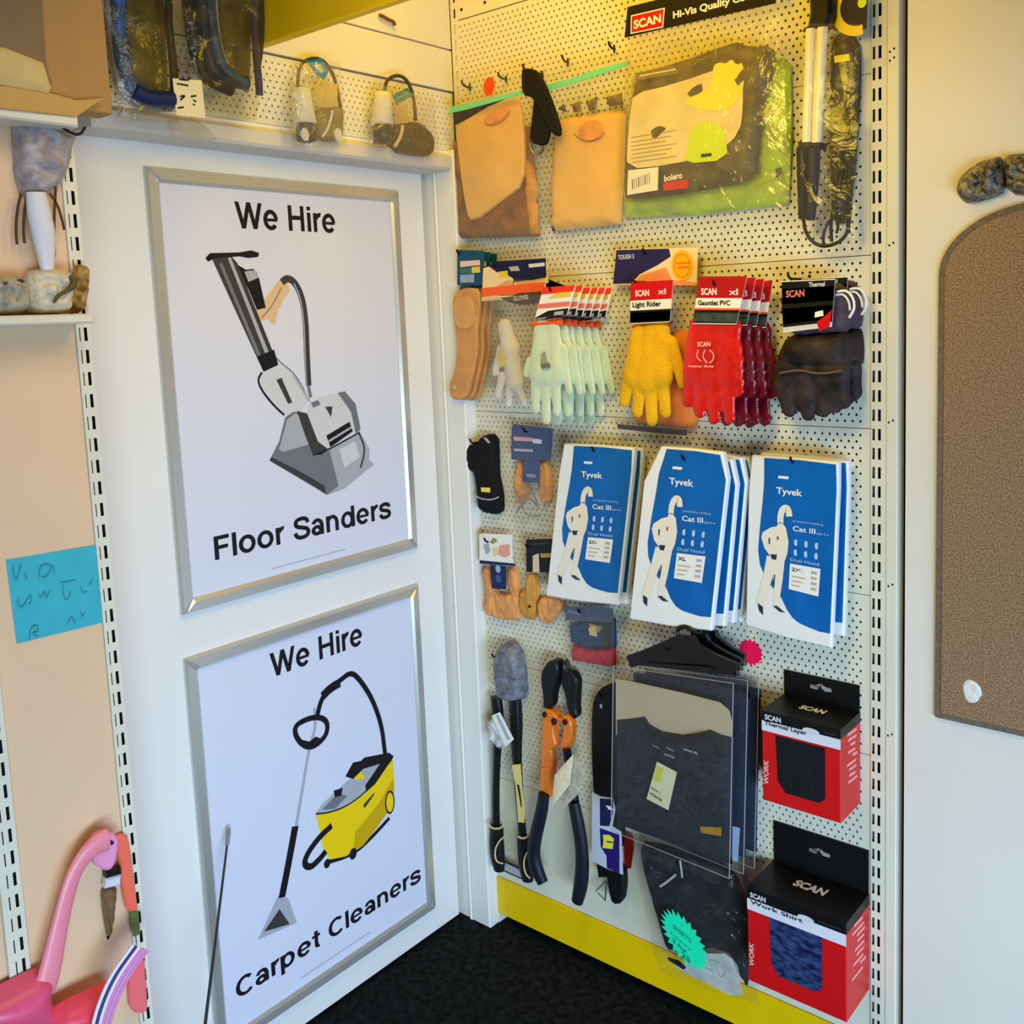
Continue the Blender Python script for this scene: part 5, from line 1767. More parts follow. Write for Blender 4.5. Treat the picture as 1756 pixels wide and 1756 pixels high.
t = leather_holder('tan leather tool frog on a white and navy card at the left edge', [
    (smooth_loop([(0.107,0.971),(0.142,0.976),(0.144,0.923),(0.168,0.908),(0.226,0.925),(0.233,0.881),(0.227,0.849),(0.164,0.842),(0.105,0.849),(0.123,0.901)], 1), TANO, .022),
    (smooth_loop([(0.196,0.983),(0.226,0.987),(0.229,0.936),(0.23,0.903),(0.202,0.913),(0.191,0.938)], 1), TANO, .018)],
    [(0.118,0.985),(0.236,0.993),(0.229,1.005),(0.23,1.072),(0.122,1.062)], [(0.154,0.987),(0.206,0.992),(0.203,0.932),(0.156,0.926)], PAPER,
    [([(0.118,0.985),(0.237,0.994),(0.237,1.001),(0.12,0.994)], NAVY), ([(0.157,1.044),(0.17,1.058),(0.184,1.051),(0.166,1.041)], M('khaki_print', (150, 140, 80), .5)),
     ([(0.134,1.034),(0.152,1.043),(0.158,1.022),(0.142,1.01)], G4), ([(0.188,1.04),(0.222,1.048),(0.221,1.019),(0.2,1.011),(0.182,1.017)], M('rose_print2', (226, 160, 140), .5)),
     ([(0.163,1.03),(0.183,1.036),(0.181,1.014),(0.167,1.008)], M('cream_print2', (232, 204, 150), .5))])
mb = MB()
mb.poly(ell((0.18,0.98), .0085, .010, 16), .0314, .0318, M('pale_blue_disc', (150, 172, 206), .5))
mb.poly(ell((0.18,0.955), .0085, .011, 16), .0314, .0318, M('blue_disc', (50, 90, 150), .5))
mb.build('printed_discs', t, label='pale blue discs on the tongue')
hook((0.151,1.045), .045, 'black hook carrying the white and navy card')

t = leather_holder('tan leather tool frog on a black card, half behind the first blue pack', [
    (smooth_loop([(0.229,0.925),(0.255,0.933),(0.255,0.973),(0.276,0.978),(0.294,0.971),(0.284,0.875),(0.26,0.853),(0.233,0.87)], 1), M('honey_leather', (214, 152, 66), .6, bump=.25, bs=90, var=.12, vs=24), .022),
    (smooth_loop([(0.289,0.921),(0.337,0.929),(0.371,0.911),(0.334,0.869),(0.306,0.85),(0.284,0.879)], 1), TANO, .020)],
    [(0.271,0.985),(0.35,0.995),(0.356,1.076),(0.275,1.065)], None, CARDBLK,
    [([(0.294,1.028),(0.313,1.036),(0.313,0.99),(0.292,0.987)], M('beige_print', (216, 196, 170), .5)), ([(0.317,1.036),(0.353,1.042),(0.353,1.032),(0.319,1.026)], M('mustard_print', (176, 150, 60), .5)),
     ([(0.284,1.056),(0.345,1.066),(0.345,1.063),(0.284,1.053)], G2)])
mb = MB()
mb.poly(smooth_loop([(0.272,0.978),(0.297,0.98),(0.293,0.891),(0.283,0.876),(0.271,0.876),(0.265,0.926)], 1), .026, .0305, M('honey_leather'), .001)
mb.poly(ell((0.277,0.9), .0035, .004, 10), .030, .032, WIRE)
mb.build('closing_strap', t)
hook((0.28,1.045), .04, 'black hook carrying the black card')

# ---------------------------------------------------------------- coverall packs
BLUEP = M('pack_blue', (0, 98, 178), .30, var=.14, vs=14, bump=.45, bs=20, stretch=(1, .5, 1))
PACKW = M('pack_white', (236, 234, 230), .35, bump=.4, bs=24)
SKYP = M('pale_blue_lettering', (176, 206, 236), .45)
SKIN_P = M('cream_print3', (238, 226, 206), .5)


def coverall_pack(q, w, size, label, th=.014, sl=.03, sr=.012):
    bl, br, tr, tl = [Vector(p) for p in q]

    def L(s, v):
        return tuple(bl.lerp(br, s).lerp(tl.lerp(tr, s), v))
    P = lambda pts: [L(*p) for p in pts]
    t = thing('coverall_pack', label, 'workwear pack', BOARD, (*L(.5, 1), w), 'blue and white coverall packs')
    mb = MB()
    mb.poly(P([(0, 0), (.5, -.008), (1, 0), (1, .86), (1.0 - sr, 1), (.5, 1.004), (sl, 1), (0, .80)]), w - th, w, PACKW, .003)
    mb.build('pack_body', t)
    e = w + .0004
    mb = MB()
    mb.flat(P([(max(.18, sl + .08), .992), (.6, .994), (.978 - sr, .985), (.985, .85), (.985, .08), (.86, .076), (.74, .085), (.64, .095), (.56, .115), (.49, .155), (.42, .215), (.3, .27), (.22, .32), (.16, .38), (.135, .46), (.15, .6), (.175, .75), (.185, .85)]), e, BLUEP)
    mb.build('blue_panel', t)
    mb = MB()
    e += .0004
    mb.stroke(P([(.385, .635), (.385, .69), (.42, .725), (.47, .725), (.485, .68)]), .0125, e, SKIN_P)
    mb.flat(P([(.37, .64), (.40, .64), (.45, .615), (.485, .54), (.475, .47), (.45, .43), (.30, .43), (.21, .48), (.17, .54), (.185, .57), (.28, .605), (.345, .615)]), e, SKIN_P)
    mb.flat(P([(.24, .44), (.45, .44), (.43, .31), (.40, .19), (.46, .145), (.33, .145), (.335, .27), (.315, .33), (.25, .18), (.20, .10), (.13, .16), (.21, .34)]), e + .0001, SKIN_P)
    for p in ([(.145, .155), (.21, .14), (.215, .09), (.165, .11)], [(.33, .158), (.375, .165), (.475, .135), (.40, .135)], [(.28, .452), (.36, .456), (.35, .425), (.30, .425)], [(.255, .545), (.275, .54), (.275, .505), (.26, .51)], [(.33, .34), (.345, .34), (.34, .27), (.325, .285)]):
        mb.flat(P(p), e + .0004, M('dark_print', (44, 50, 72), .5))
    mb.flat(P([(.35, .56), (.375, .56), (.375, .54), (.35, .54)]), e + .0004, M('red_print_dot', (196, 80, 60), .5))
    mb.build('printed_figure', t, label='white hooded coverall figure')

    def tx(m, s, x, y, wd, h, mt, bold=.02):
        a, b = L(x, y), L(x + wd, y)
        m.text(s, a, b[0] - a[0], h * (tl.y - bl.y), mt, e + .0003, (b[1] - a[1]) / (b[0] - a[0]), bold)
    mb = MB()
    tx(mb, 'Tyvek', .33, .80, .29, .036, PAPER, .02)
    mb.build('brand_lettering', t)
    mb = MB()
    mb.flat(P([(.345, .885), (.46, .885), (.465, .90), (.35, .90)]), e + .0003, PAPER)
    mb.build('small_mark', t)
    mb = MB()
    tx(mb, 'Cat III', .53, .605, .25, .028, PAPER, .015)
    tx(mb, 'type 5-6', .79, .605, .13, .012, SKYP, .0)
    tx(mb, 'protective clothing', .53, .655, .33, .011, SKYP, .0)
    for k in range(3):
        for j in range(2):
            x, y = .55 + k * .115, .555 - j * .055
            mb.flat(P([(x, y), (x + .03, y + .004), (x + .035, y - .028), (x + .012, y - .034), (x - .002, y - .02)]), e + .0003, SKYP)
    tx(mb, 'Dual Hood', .515, .435, .32, .018, SKYP, .0)
    mb.build('category_lettering', t)
    mb = MB()
    mb.poly(P([(.505, .275), (.84, .268), (.85, .42), (.51, .42)]), e, e + .0003, PAPER)
    a = L(.535, .38)
    tx(mb, size, .53, .38, .10 if len(size) < 3 else .15, .020, G1, .03)
    for k in range(4):
        mb.flat(P([(.75, .40 - k * .03), (.815, .40 - k * .03), (.815, .385 - k * .03), (.75, .385 - k * .03)]), e + .0006, (G4, M('tan_print', (200, 176, 140), .5))[k % 2])
    for k in range(3):
        mb.flat(P([(.535, .355 - k * .025), (.69 - .03 * k, .355 - k * .025), (.69 - .03 * k, .347 - k * .025), (.535, .347 - k * .025)]), e + .0006, M('tan_print'))
    mb.build('size_label', t, label='white size label')
    return t


def shift(q, du, dv):
    return [(a + du, b + dv) for a, b in q]


q1 = [(0.353,0.945),(0.557,0.956),(0.615,1.31),(0.416,1.308)]
coverall_pack(q1, .06, '2G', 'front blue and white coverall pack of the left stack')
coverall_pack(shift(q1, .006, -.004), .036, '2G', 'coverall pack behind the front one of the left stack')
hook((0.507,1.296), .068, 'black hook carrying the left stack of blue packs')
q2 = [(0.628,0.953),(0.824,0.962),(0.874,1.323),(0.685,1.327)]
q2b = [(0.643,0.953),(0.838,0.965),(0.877,1.305),(0.708,1.316)]
coverall_pack(q2, .12, 'XL', 'front blue and white coverall pack of the middle stack, label XL', .014, .17, .09)
coverall_pack(q2b, .092, 'XL', 'second coverall pack back in the middle stack', .014, .10, .09)
coverall_pack(shift(q2b, .006, .0), .064, 'XL', 'third coverall pack back in the middle stack', .014, .10, .09)
coverall_pack(shift(q2b, .008, -.004), .036, 'XL', 'rearmost coverall pack of the middle stack', .014, .10, .09)
hook((0.773,1.303), .13, 'black hook carrying the middle stack of blue packs')
q3 = [(0.869,0.964),(1.048,0.951),(1.066,1.31),(0.882,1.311)]
coverall_pack(q3, .06, '2XL', 'front blue and white coverall pack of the right stack, label 2XL')
coverall_pack([(0.884,0.968),(1.062,0.969),(1.074,1.309),(0.889,1.313)], .034, '2XL', 'coverall pack behind the front one of the right stack')
hook((0.974,1.303), .07, 'black hook carrying the right stack of blue packs')

# small red and blue pack
t = thing('bagged_mask', 'small blue and red folded item in a clear bag under the left blue pack', 'small pack', BOARD, (0.452,0.921,0.03))
mb = MB()
mb.puff([(0.385,0.872),(0.437,0.89),(0.513,0.903),(0.514,0.84),(0.451,0.822),(0.386,0.824)], .006, .020, M('petrol_fabric', (12, 64, 112), .6, bump=.3, bs=70, var=.15, vs=30), .007, .012, .002, 40, 4)
mb.build('blue_fold', t, label='petrol blue fold')
mb = MB()
mb.puff([(0.386,0.821),(0.451,0.821),(0.511,0.838),(0.508,0.789),(0.449,0.783),(0.39,0.782)], .006, .020, M('crimson_fabric', (214, 22, 62), .6, bump=.3, bs=70, var=.12, vs=40, stretch=(.3, 1, 1)), .007, .012, .002, 40, 5)
mb.build('red_fold', t, label='crimson fold')
mb = MB()
mb.flat([(0.487,0.905),(0.52,0.91),(0.517,0.842),(0.488,0.842)], .0272, M('deep_green_print', (16, 40, 44), .5))
mb.flat([(0.45,0.876),(0.47,0.885),(0.475,0.859),(0.452,0.86)], .0276, M('cream_print2'))
mb.flat([(0.45,0.887),(0.49,0.886),(0.479,0.87),(0.456,0.875)], .0274, M('mustard_print'))
mb.build('printed_label', t, label='dark printed label with mustard flash')
mb = MB()
mb.poly([(0.384,0.884),(0.522,0.902),(0.523,0.935),(0.386,0.918)], .029, .030, SLATE)
mb.text('pro clean', (0.396,0.906), .035, .006, G5, .0304, -.06, .0)
mb.build('header_card', t, label='slate header strip')
mb = MB()
mb.film([(0.374,0.764),(0.52,0.78),(0.529,0.94),(0.385,0.922)], .031, FILM('grey_film'), .002, .004, 10, 5)
mb.build('clear_bag', t)
hook((0.431,0.909), .04, 'black hook carrying the small blue and red pack')

# ---------------------------------------------------------------- bottom row: cutters and saw
GRIP = M('black_rubber', (18, 17, 18), .55, var=.1)
CREAMR = M('cream_ring', (216, 192, 140), .5)
t = thing('bolt_cutter', 'black bolt cutter with grey wrapped jaws and yellow label, hanging beside the white post', 'bolt cutter', BOARD, (0.194,0.782,0.03))
mb = MB()
mb.puff(smooth_loop([(0.159,0.761),(0.171,0.784),(0.195,0.796),(0.216,0.795),(0.228,0.779),(0.24,0.763),(0.243,0.717),(0.245,0.665),(0.224,0.645),(0.189,0.64),(0.157,0.645),(0.155,0.69),(0.15,0.731)], 1), .010, .040, M('grey_wrap', (116, 118, 128), .4, bump=.9, bs=60, var=.4, vs=48), .006, .02, .009, 55, 7)
mb.build('jaw_wrap', t, label='grey plastic wrap round the jaws')
for nm, pts in (('left', [(0.149,0.642,0.026),(0.154,0.582,0.026),(0.142,0.477,0.026),(0.132,0.38,0.026),(0.128,0.276,0.026)]), ('right', [(0.214,0.657,0.026),(0.214,0.589,0.026),(0.21,0.511,0.026),(0.212,0.404,0.026),(0.22,0.269,0.026)])):
    mb = MB()
    mb.tube(pts, [.016, .018, .0135, .0115, .011] if nm == 'right' else [.016, .016, .010, .0105, .011], BLACK, 10, .8)
    mb.build('arm', t)
mb = MB()
for a, b in ((852, 1412), (897, 1432)):
    o = a - 852
    mb2 = MB()
    q = [(0.131,0.291,0.026),(0.128,0.252,0.026),(0.128,0.204,0.026),(0.132,0.169,0.026)] if o == 0 else [(0.221,0.292,0.026),(0.224,0.258,0.026),(0.225,0.215,0.026),(0.229,0.175,0.026)]
    mb2.tube(q, [.019, .021, .022, .016], GRIP, 12, .7)
    g = mb2.build('grip', t)
    mb3 = MB()
    r = [(0.121,0.3,0.046),(0.135,0.293,0.046),(0.161,0.302,0.046),(0.178,0.32,0.046)] if o == 0 else [(0.22,0.3,0.046),(0.231,0.298,0.046),(0.247,0.304,0.046),(0.259,0.317,0.046)]
    mb3.tube(r, .0026, CREAMR, 7)
    r = [(0.177,0.287,0.047),(0.152,0.263,0.047),(0.138,0.233,0.047),(0.142,0.206,0.047),(0.165,0.209,0.047)] if o == 0 else [(0.255,0.275,0.047),(0.239,0.251,0.047),(0.236,0.225,0.047),(0.242,0.206,0.047),(0.255,0.201,0.047)]
    mb3.tube(r, .0022, CREAMR, 7)
    mb3.build('cream_rings', g, label='cream ring and crescent')
mb = MB()
mb.poly([(0.211,0.486),(0.239,0.496),(0.241,0.44),(0.247,0.378),(0.244,0.344),(0.224,0.339),(0.222,0.393),(0.22,0.434)], .0455, .0472, M('pale_yellow_sleeve', (226, 206, 118), .5))
mb.flat([(0.225,0.44),(0.233,0.44),(0.236,0.424),(0.239,0.386),(0.236,0.38),(0.231,0.408)], .0476, G1)
mb.build('sleeve_label', t, label='pale yellow sleeve with black lettering')
mb = MB()
mb.poly([(0.158,0.605),(0.186,0.621),(0.229,0.561),(0.2,0.534)], .055, .0556, PAPER)
mb.poly([(0.172,0.609),(0.18,0.614),(0.217,0.559),(0.207,0.554)], .0557, .0560, G4)
mb.puff([(0.132,0.576),(0.151,0.593),(0.173,0.574),(0.191,0.548),(0.17,0.515),(0.143,0.536)], .045, .008, M('white_crumple', (206, 202, 206), .5, bump=.8, bs=80, var=.3, vs=60), .006, .008, .005, 70, 2)
mb.build('paper_tag', t, label='white paper tag')
mb = MB()
mb.poly([(0.154,0.196),(0.214,0.192),(0.211,0.172),(0.151,0.175)], .022, .025, G4)
mb.stroke([(0.151,0.199),(0.219,0.199)], .003, .026, BLACK, .003, sm=0)
mb.stroke([(0.15,0.173),(0.217,0.172)], .003, .026, BLACK, .003, sm=0)
mb.build('label_strap', t, label='grey label strap between the grips')
hook((0.168,0.756), .055, 'black hook carrying the bolt cutter with wrapped jaws')

ORANGE = M('orange_enamel', (236, 122, 16), .4, spec=.5)
BLUEBK = M('blueblack_grip', (20, 24, 36), .5, var=.1)
t = thing('bolt_cropper', 'orange and black bolt cropper with paper tag, second tool from the white post', 'bolt cutter', BOARD, (0.354,0.769,0.03))
for i, q in enumerate(([(0.319,0.749),(0.332,0.769),(0.343,0.781),(0.36,0.786),(0.37,0.781),(0.371,0.761),(0.362,0.724),(0.352,0.702),(0.346,0.663),(0.32,0.658),(0.322,0.686),(0.316,0.726)],
          [(0.372,0.785),(0.382,0.781),(0.386,0.762),(0.404,0.763),(0.418,0.748),(0.417,0.728),(0.411,0.677),(0.414,0.655),(0.396,0.642),(0.384,0.67),(0.38,0.703),(0.37,0.722),(0.369,0.753)])):
    mb = MB()
    mb.poly(smooth_loop(q, 1), .024 - .008 * i, .050 - .012 * i, BLACK, .004)
    mb.build('jaw', t)
for i, (q, hole) in enumerate((([(0.321,0.657),(0.334,0.663),(0.358,0.654),(0.364,0.642),(0.362,0.627),(0.349,0.62),(0.351,0.595),(0.36,0.573),(0.339,0.562),(0.344,0.551),(0.344,0.503),(0.305,0.492),(0.313,0.595)],
                 (834, 1066)), ([(0.377,0.653),(0.394,0.66),(0.407,0.644),(0.407,0.613),(0.395,0.578),(0.381,0.561),(0.366,0.579),(0.376,0.591),(0.38,0.626)], (1090, 1160)))):
    mb = MB()
    mb.poly(smooth_loop(q, 1), .030, .050, ORANGE, .003)
    a = (0.328,0.647) if i == 0 else (0.39,0.643)
    mb.poly(ell(a, .0058, .007, 14), .048, .056, M('bolt_head', (60, 22, 10), .4, metal=.4), .0012)
    mb.build('link', t)
mb = MB()
mb.poly(ell((0.356,0.636), .0065, .0085, 14), .028, .056, M('bolt_head'), .0012)
mb.tube([(0.336,0.652,0.046),(0.361,0.643,0.046),(0.384,0.643,0.046)], .0045, ORANGE, 8)
mb.build('pivot_bolt', t)
mb = MB()
mb.poly([(0.31,0.508),(0.345,0.52),(0.338,0.441),(0.303,0.432)], .034, .058, ORANGE, .004)
mb.build('handle_tube', t)
for q in ([(0.328,0.452,0.066),(0.319,0.407,0.066),(0.297,0.34,0.066),(0.285,0.288,0.066),(0.294,0.249,0.066),(0.313,0.219,0.066)], [(0.418,0.458,0.066),(0.427,0.419,0.066),(0.438,0.357,0.066),(0.437,0.298,0.066),(0.43,0.252,0.066),(0.418,0.209,0.066)]):
    mb = MB()
    mb.tube(q, [.0145, .0165, .0170, .0175, .0185, .015], BLUEBK, 14, .8)
    mb.build('grip', t)
mb = MB()
mb.tube([(0.395,0.579,0.056),(0.402,0.53,0.056),(0.409,0.488,0.056),(0.412,0.446,0.056)], [.011, .011, .012, .013], BLUEBK, 10, .8)
mb.build('handle_shaft', t)
mb = MB()
mb.film([(0.373,0.444),(0.43,0.517),(0.443,0.594),(0.384,0.526)], .092, M('ivory_paper', (232, 212, 180), .6, var=.1, vs=60), .003, .002, 8, 3)
mb.film([(0.401,0.444),(0.447,0.494),(0.472,0.554),(0.44,0.587)], .087, M('grey_paper', (188, 180, 160), .6, var=.2, vs=60), .002, .002, 8, 6)
mb.build('paper_tag', t, label='folded ivory paper tag')
hook((0.336,0.742), .05, 'black hook carrying the orange and black bolt cropper')

BLKS = M('black_sheath', (12, 12, 13), .6, var=.15, vs=40, bump=.2, bs=60)
t = thing('pruning_saw', 'black sheathed saw with white and navy label, left of the shirt bags', 'saw', BOARD, (0.505,0.748,0.04))
mb = MB()
mb.poly(smooth_loop([(0.456,0.688),(0.468,0.723),(0.492,0.748),(0.525,0.76),(0.544,0.756),(0.541,0.59),(0.532,0.418),(0.52,0.343),(0.474,0.371),(0.452,0.463),(0.45,0.58)], 1), .016, .038, BLKS, .006)
mb.poly(ell((0.487,0.7), .0035, .0055, 12), .0375, .0392, G4)
mb.build('sheath', t)
mb = MB()
mb.poly(smooth_loop([(0.489,0.321),(0.532,0.318),(0.534,0.276),(0.525,0.226),(0.495,0.212),(0.486,0.244),(0.481,0.286)], 1), .018, .036, BLKS, .005)
mb.poly([(0.451,0.305),(0.496,0.32),(0.491,0.278),(0.456,0.265)], .020, .032, BLKS, .003)
mb.build('handle', t)
mb = MB()
mb.poly([(0.453,0.483),(0.477,0.479),(0.514,0.485),(0.519,0.46),(0.509,0.415),(0.534,0.41),(0.535,0.305),(0.489,0.304),(0.446,0.309)], .039, .0405, M('white_label', (196, 200, 216), .5))
mb.flat([(0.476,0.474),(0.514,0.483),(0.512,0.448),(0.501,0.413),(0.474,0.406)], .0408, NAVY)
mb.flat([(0.473,0.4),(0.529,0.401),(0.526,0.304),(0.49,0.306),(0.49,0.336),(0.474,0.354)], .0408, M('violet_navy', (40, 26, 106), .45))
mb.flat([(0.492,0.462),(0.505,0.464),(0.515,0.458),(0.502,0.454)], .0412, PAPER)
mb.flat([(0.482,0.386),(0.5,0.392),(0.513,0.387),(0.509,0.36),(0.48,0.353),(0.483,0.371)], .0412, M('acid_yellow', (232, 226, 60), .5))
mb.flat([(0.493,0.375),(0.51,0.378),(0.51,0.375),(0.492,0.371)], .0416, M('violet_navy'))
mb.build('label', t, label='white and navy label with yellow mark')
mb = MB()
mb.tube([(0.476,0.262,0.03),(0.448,0.228,0.03),(0.474,0.214,0.03),(0.48,0.263,0.03)], .0022, M('steel_ring'), 7, sm=0)
mb.build('belt_clip', t, label='steel belt clip')
hook((0.487,0.725), .045, 'black hook carrying the sheathed saw')
t = thing('carded_blade', 'dark red card standing behind the sheathed saw label', 'blade pack', BOARD, (0.53,0.38,0.02))
mb = MB()
mb.poly([(0.509,0.391),(0.546,0.391),(0.549,0.367),(0.538,0.308),(0.514,0.297),(0.51,0.345)], .010, .0125, M('dark_red_card', (132, 18, 20), .45))
mb.build('card', t)
mb = MB()
mb.flat([(0.516,0.394),(0.52,0.394),(0.521,0.3),(0.515,0.298)], .0129, M('pink_edge', (214, 130, 150), .5))
mb.build('printed_edge', t, label='pink printed edge')
hook((0.51,0.356), .02, 'black hook behind the dark red card')

# ---------------------------------------------------------------- shirts on hangers
BAGF = FILM('shirt_bag_film', .025, .03, (242, 242, 246), (190, 190, 190), .5, 20)
HANG = M('black_hanger', (10, 10, 11), .35, spec=.5)
sl = ['front shirt bag, dark grey shirt with a swing tag, hanging on a black hanger', 'second shirt bag back, behind the swing-tagged shirt', 'rearmost shirt bag on the hangers, nearest the perforated panel']
for i, w in enumerate((.125, .088, .052)):
    du = (0, .012, .018)[i]
    t = thing('shirt_bag', sl[i], 'bagged shirt', BOARD, ((0.742,0.865)[0] + du, (0.742,0.865)[1], w), 'bagged shirts on black hangers')
    S_ = lambda q: [(a + du, b - .004 * i) for a, b in q]
    mb = MB()
    cu = (0.763,0.906)[0] + du
    H_ = lambda q: [(cu + (a - cu) * (1, .80, .66)[i], b) for a, b in S_(q)]
    hp = H_([(0.627,0.86),(0.675,0.884),(0.73,0.915),(0.758,0.932),(0.777,0.923),(0.822,0.906),(0.881,0.894)])
    mb.stroke(hp, .026, w, HANG, .010, sm=1)
    mb.poly(H_([(0.677,0.869),(0.733,0.92),(0.747,0.94),(0.786,0.945),(0.801,0.923),(0.835,0.894)]), w - .010, w - .001, HANG, .003)
    mb.tube([(a + du, b - .004 * i, w - .004) for a, b in [(0.758,0.93),(0.747,0.942),(0.748,0.955),(0.768,0.963),(0.791,0.955)]], .0045, HANG, 8)
    mb.poly(H_([(0.624,0.853),(0.63,0.865),(0.881,0.894),(0.886,0.883)]), w - .010, w - .002, HANG, .002)
    mb.build('hanger', t, label='black plastic hanger')
    if i == 0:
        mb = MB()
        mb.poly(smooth_loop([(0.582,0.808),(0.622,0.811),(0.663,0.812),(0.752,0.814),(0.836,0.813),(0.856,0.801),(0.862,0.778),(0.86,0.729),(0.577,0.68)], 0), .108, .110, M('stiffener_card', (206, 186, 146), .6, var=.04, vs=6))
        mb.build('stiffener_card', t, label='cream stiffener card')
    SHIRT = M('shirt_charcoal', (40, 42, 50), .8, bump=.3, bs=26, var=.18, vs=12) if i == 0 else M('shirt_navy', (20, 32, 54), .8, bump=.3, bs=26, var=.15, vs=12)
    mb = MB()
    mb.puff(S_([(0.583,0.716),(0.626,0.73),(0.656,0.741),(0.667,0.727),(0.699,0.719),(0.749,0.724),(0.79,0.739),(0.813,0.751),(0.84,0.747),(0.867,0.747),(0.862,0.611),(0.858,0.475),(0.721,0.475),(0.574,0.473),(0.578,0.593)]) if i == 0 else
            S_([(0.593,0.821),(0.873,0.838),(0.862,0.611),(0.858,0.48),(0.721,0.478),(0.577,0.479),(0.578,0.593)]), w - .014, .014, SHIRT, .014, .02, .003, 18, 3 + i)
    mb.build('folded_shirt', t)
    if i == 0:
        mb = MB()
        mb.stroke([(0.662,0.733),(0.673,0.718),(0.706,0.708),(0.748,0.713),(0.791,0.729),(0.813,0.743)], .006, .1265, M('shirt_rib', (30, 32, 38), .8), .003)
        mb.build('collar_rib', t)
        mb = MB()
        mb.text('made', (0.682,0.689), .018, .0035, G4, .1266, -.12, .02)
        mb.text('heavy', (0.718,0.692), .018, .0045, G4, .1266, -.12, .03)
        mb.text('cotton XL', (0.759,0.7), .034, .0045, G5, .1266, -.05, .03)
        mb.text('work tee', (0.71,0.676), .026, .0055, M('tan_print'), .1266, -.05, .03)
        mb.build('neck_print', t, label='small neck lettering')
        mb = MB()
        mb.poly([(0.666,0.567),(0.72,0.558),(0.743,0.648),(0.695,0.658)], .1285, .1293, M('ivory_tag', (236, 230, 180), .5))
        mb.flat([(0.685,0.614),(0.702,0.614),(0.711,0.648),(0.694,0.648)], .1296, M('acid_yellow2', (226, 222, 80), .5))
        mb.text('SIZE L', (0.678,0.594), .026, .0045, G2, .1297, -.28, .02)
        mb.text('WORKTEE', (0.675,0.58), .030, .006, G1, .1297, -.28, .03)
        mb.build('swing_tag', t, label='ivory and yellow swing tag')
        mb = MB()
        mb.poly([(0.794,0.544),(0.844,0.558),(0.843,0.539),(0.796,0.531)], .1262, .1270, M('gold_label', (190, 142, 34), .5, var=.2, vs=120))
        mb.build('gold_label', t, label='gold label')
    if i == 1:
        mb = MB()
        a = [(0.838,0.469),(0.859,0.471),(0.865,0.546),(0.843,0.545)]
        mb.poly(a, .0885, .0892, M('pale_blue_tag', (190, 206, 232), .5))
        mb.build('size_tag', t, label='pale blue size tag')
    mb = MB()
    bq = S_([(0.571,0.466),(0.862,0.456),(0.878,0.869),(0.591,0.846)])
    mb.film(bq, w + .004, BAGF, .002, .003, 12, 3 + i)
    mb.stroke(bq, .0018, w + .006, M('bag_weld', (168, 166, 164), .35), .001, closed=True, sm=0)
    mb.build('clear_bag', t)
hook((0.727,0.906), .135, 'black hook carrying the shirt hangers', .006)

# lower bagged garment
t = thing('bagged_trousers', 'black garment in a crumpled clear bag with teal starburst, hanging lowest', 'bagged garment', BOARD, (0.688,0.432,0.05))
mb = MB()
mb.puff(smooth_loop([(0.577,0.4),(0.634,0.41),(0.706,0.418),(0.773,0.417),(0.816,0.398),(0.838,0.369),(0.85,0.321),(0.855,0.244),(0.848,0.153),(0.837,0.157),(0.821,0.22),(0.768,0.216),(0.672,0.169),(0.651,0.16),(0.625,0.235),(0.597,0.322)], 1), .030, .028, M('black_twill', (22, 26, 31), .75, bump=.5, bs=30, var=.35, vs=16), .010, .03, .010, 26, 6)
mb.build('garment', t)
mb = MB()
mb.poly(smooth_loop([(0.652,0.162),(0.688,0.149),(0.748,0.202),(0.803,0.224),(0.822,0.219),(0.838,0.172),(0.846,0.147),(0.818,0.134),(0.769,0.136),(0.688,0.138)], 0), .050, .0515, M('white_leaflet', (216, 214, 206), .55, var=.12, vs=40))
for q in ([(0.756,0.173),(0.775,0.173)], [(0.785,0.18),(0.794,0.162),(0.806,0.183)], [(0.767,0.197),(0.792,0.199)]):
    mb.stroke(q, .0025, .0519, G4)
mb.build('leaflet', t, label='white leaflet at the bottom')
mb = MB()
mb.poly([(0.659,0.158),(0.69,0.162),(0.707,0.153),(0.701,0.145),(0.662,0.151)], .052, .0528, G1)
mb.build('black_mark', t, label='black printed bar')
mb = MB()
for q, r in (([(0.651,0.329,0.062),(0.666,0.343,0.062),(0.679,0.357,0.062),(0.691,0.37,0.062)], .0028), ([(0.706,0.411,0.066),(0.709,0.392,0.066),(0.711,0.373,0.066)], .0022)):
    mb.tube(q, r, M('pale_cord', (206, 196, 180), .5), 7)
mb.build('cord', t, label='pale cord ends')
mb = MB()
mb.film([(0.644,0.124),(0.891,0.147),(0.884,0.429),(0.578,0.41)], .066, FILM('crumpled_film', .02, .035, (246, 246, 248), (200, 200, 205), 1.0, 26), .012, .014, 18, 8, 24)
mb.build('clear_bag', t)
mb = MB()
c = (0.724,0.242)
st = star(c, .060, .047, 24, 0, 1.0, .92)
st = [(a, b - .42 * (a - c[0])) for a, b in st]
mb.poly(st, .0835, .0843, M('neon_teal_paper', (22, 232, 176), .6))
TEALI = M('teal_ink', (14, 124, 96), .6)
mb.text('SHIRTS', (c[0] - .028, c[1] + .018), .045, .010, TEALI, .0846, -.42, .02)
mb.text('heavy', (c[0] - .034, c[1] + .002), .052, .007, TEALI, .0846, -.42, .0)
mb.text('3 for', (c[0] - .030, c[1] - .016), .036, .010, TEALI, .0846, -.42, .03)
mb.text('25', (c[0] - .008, c[1] - .040), .022, .012, TEALI, .0846, -.42, .03)
tag(mb.build('starburst_sticker', None, BOARD, (c[0], c[1], .084)), 'neon teal starburst price sticker on the lowest black bagged garment', 'sticker')
hook((0.703,0.397), .075, 'black hook carrying the lowest bagged garment')
mb = MB()
c = (0.849,0.887)
mb.poly(star(c, .0285, .0235, 16), .0008, .0016, M('neon_pink_paper', (255, 16, 84), .6))
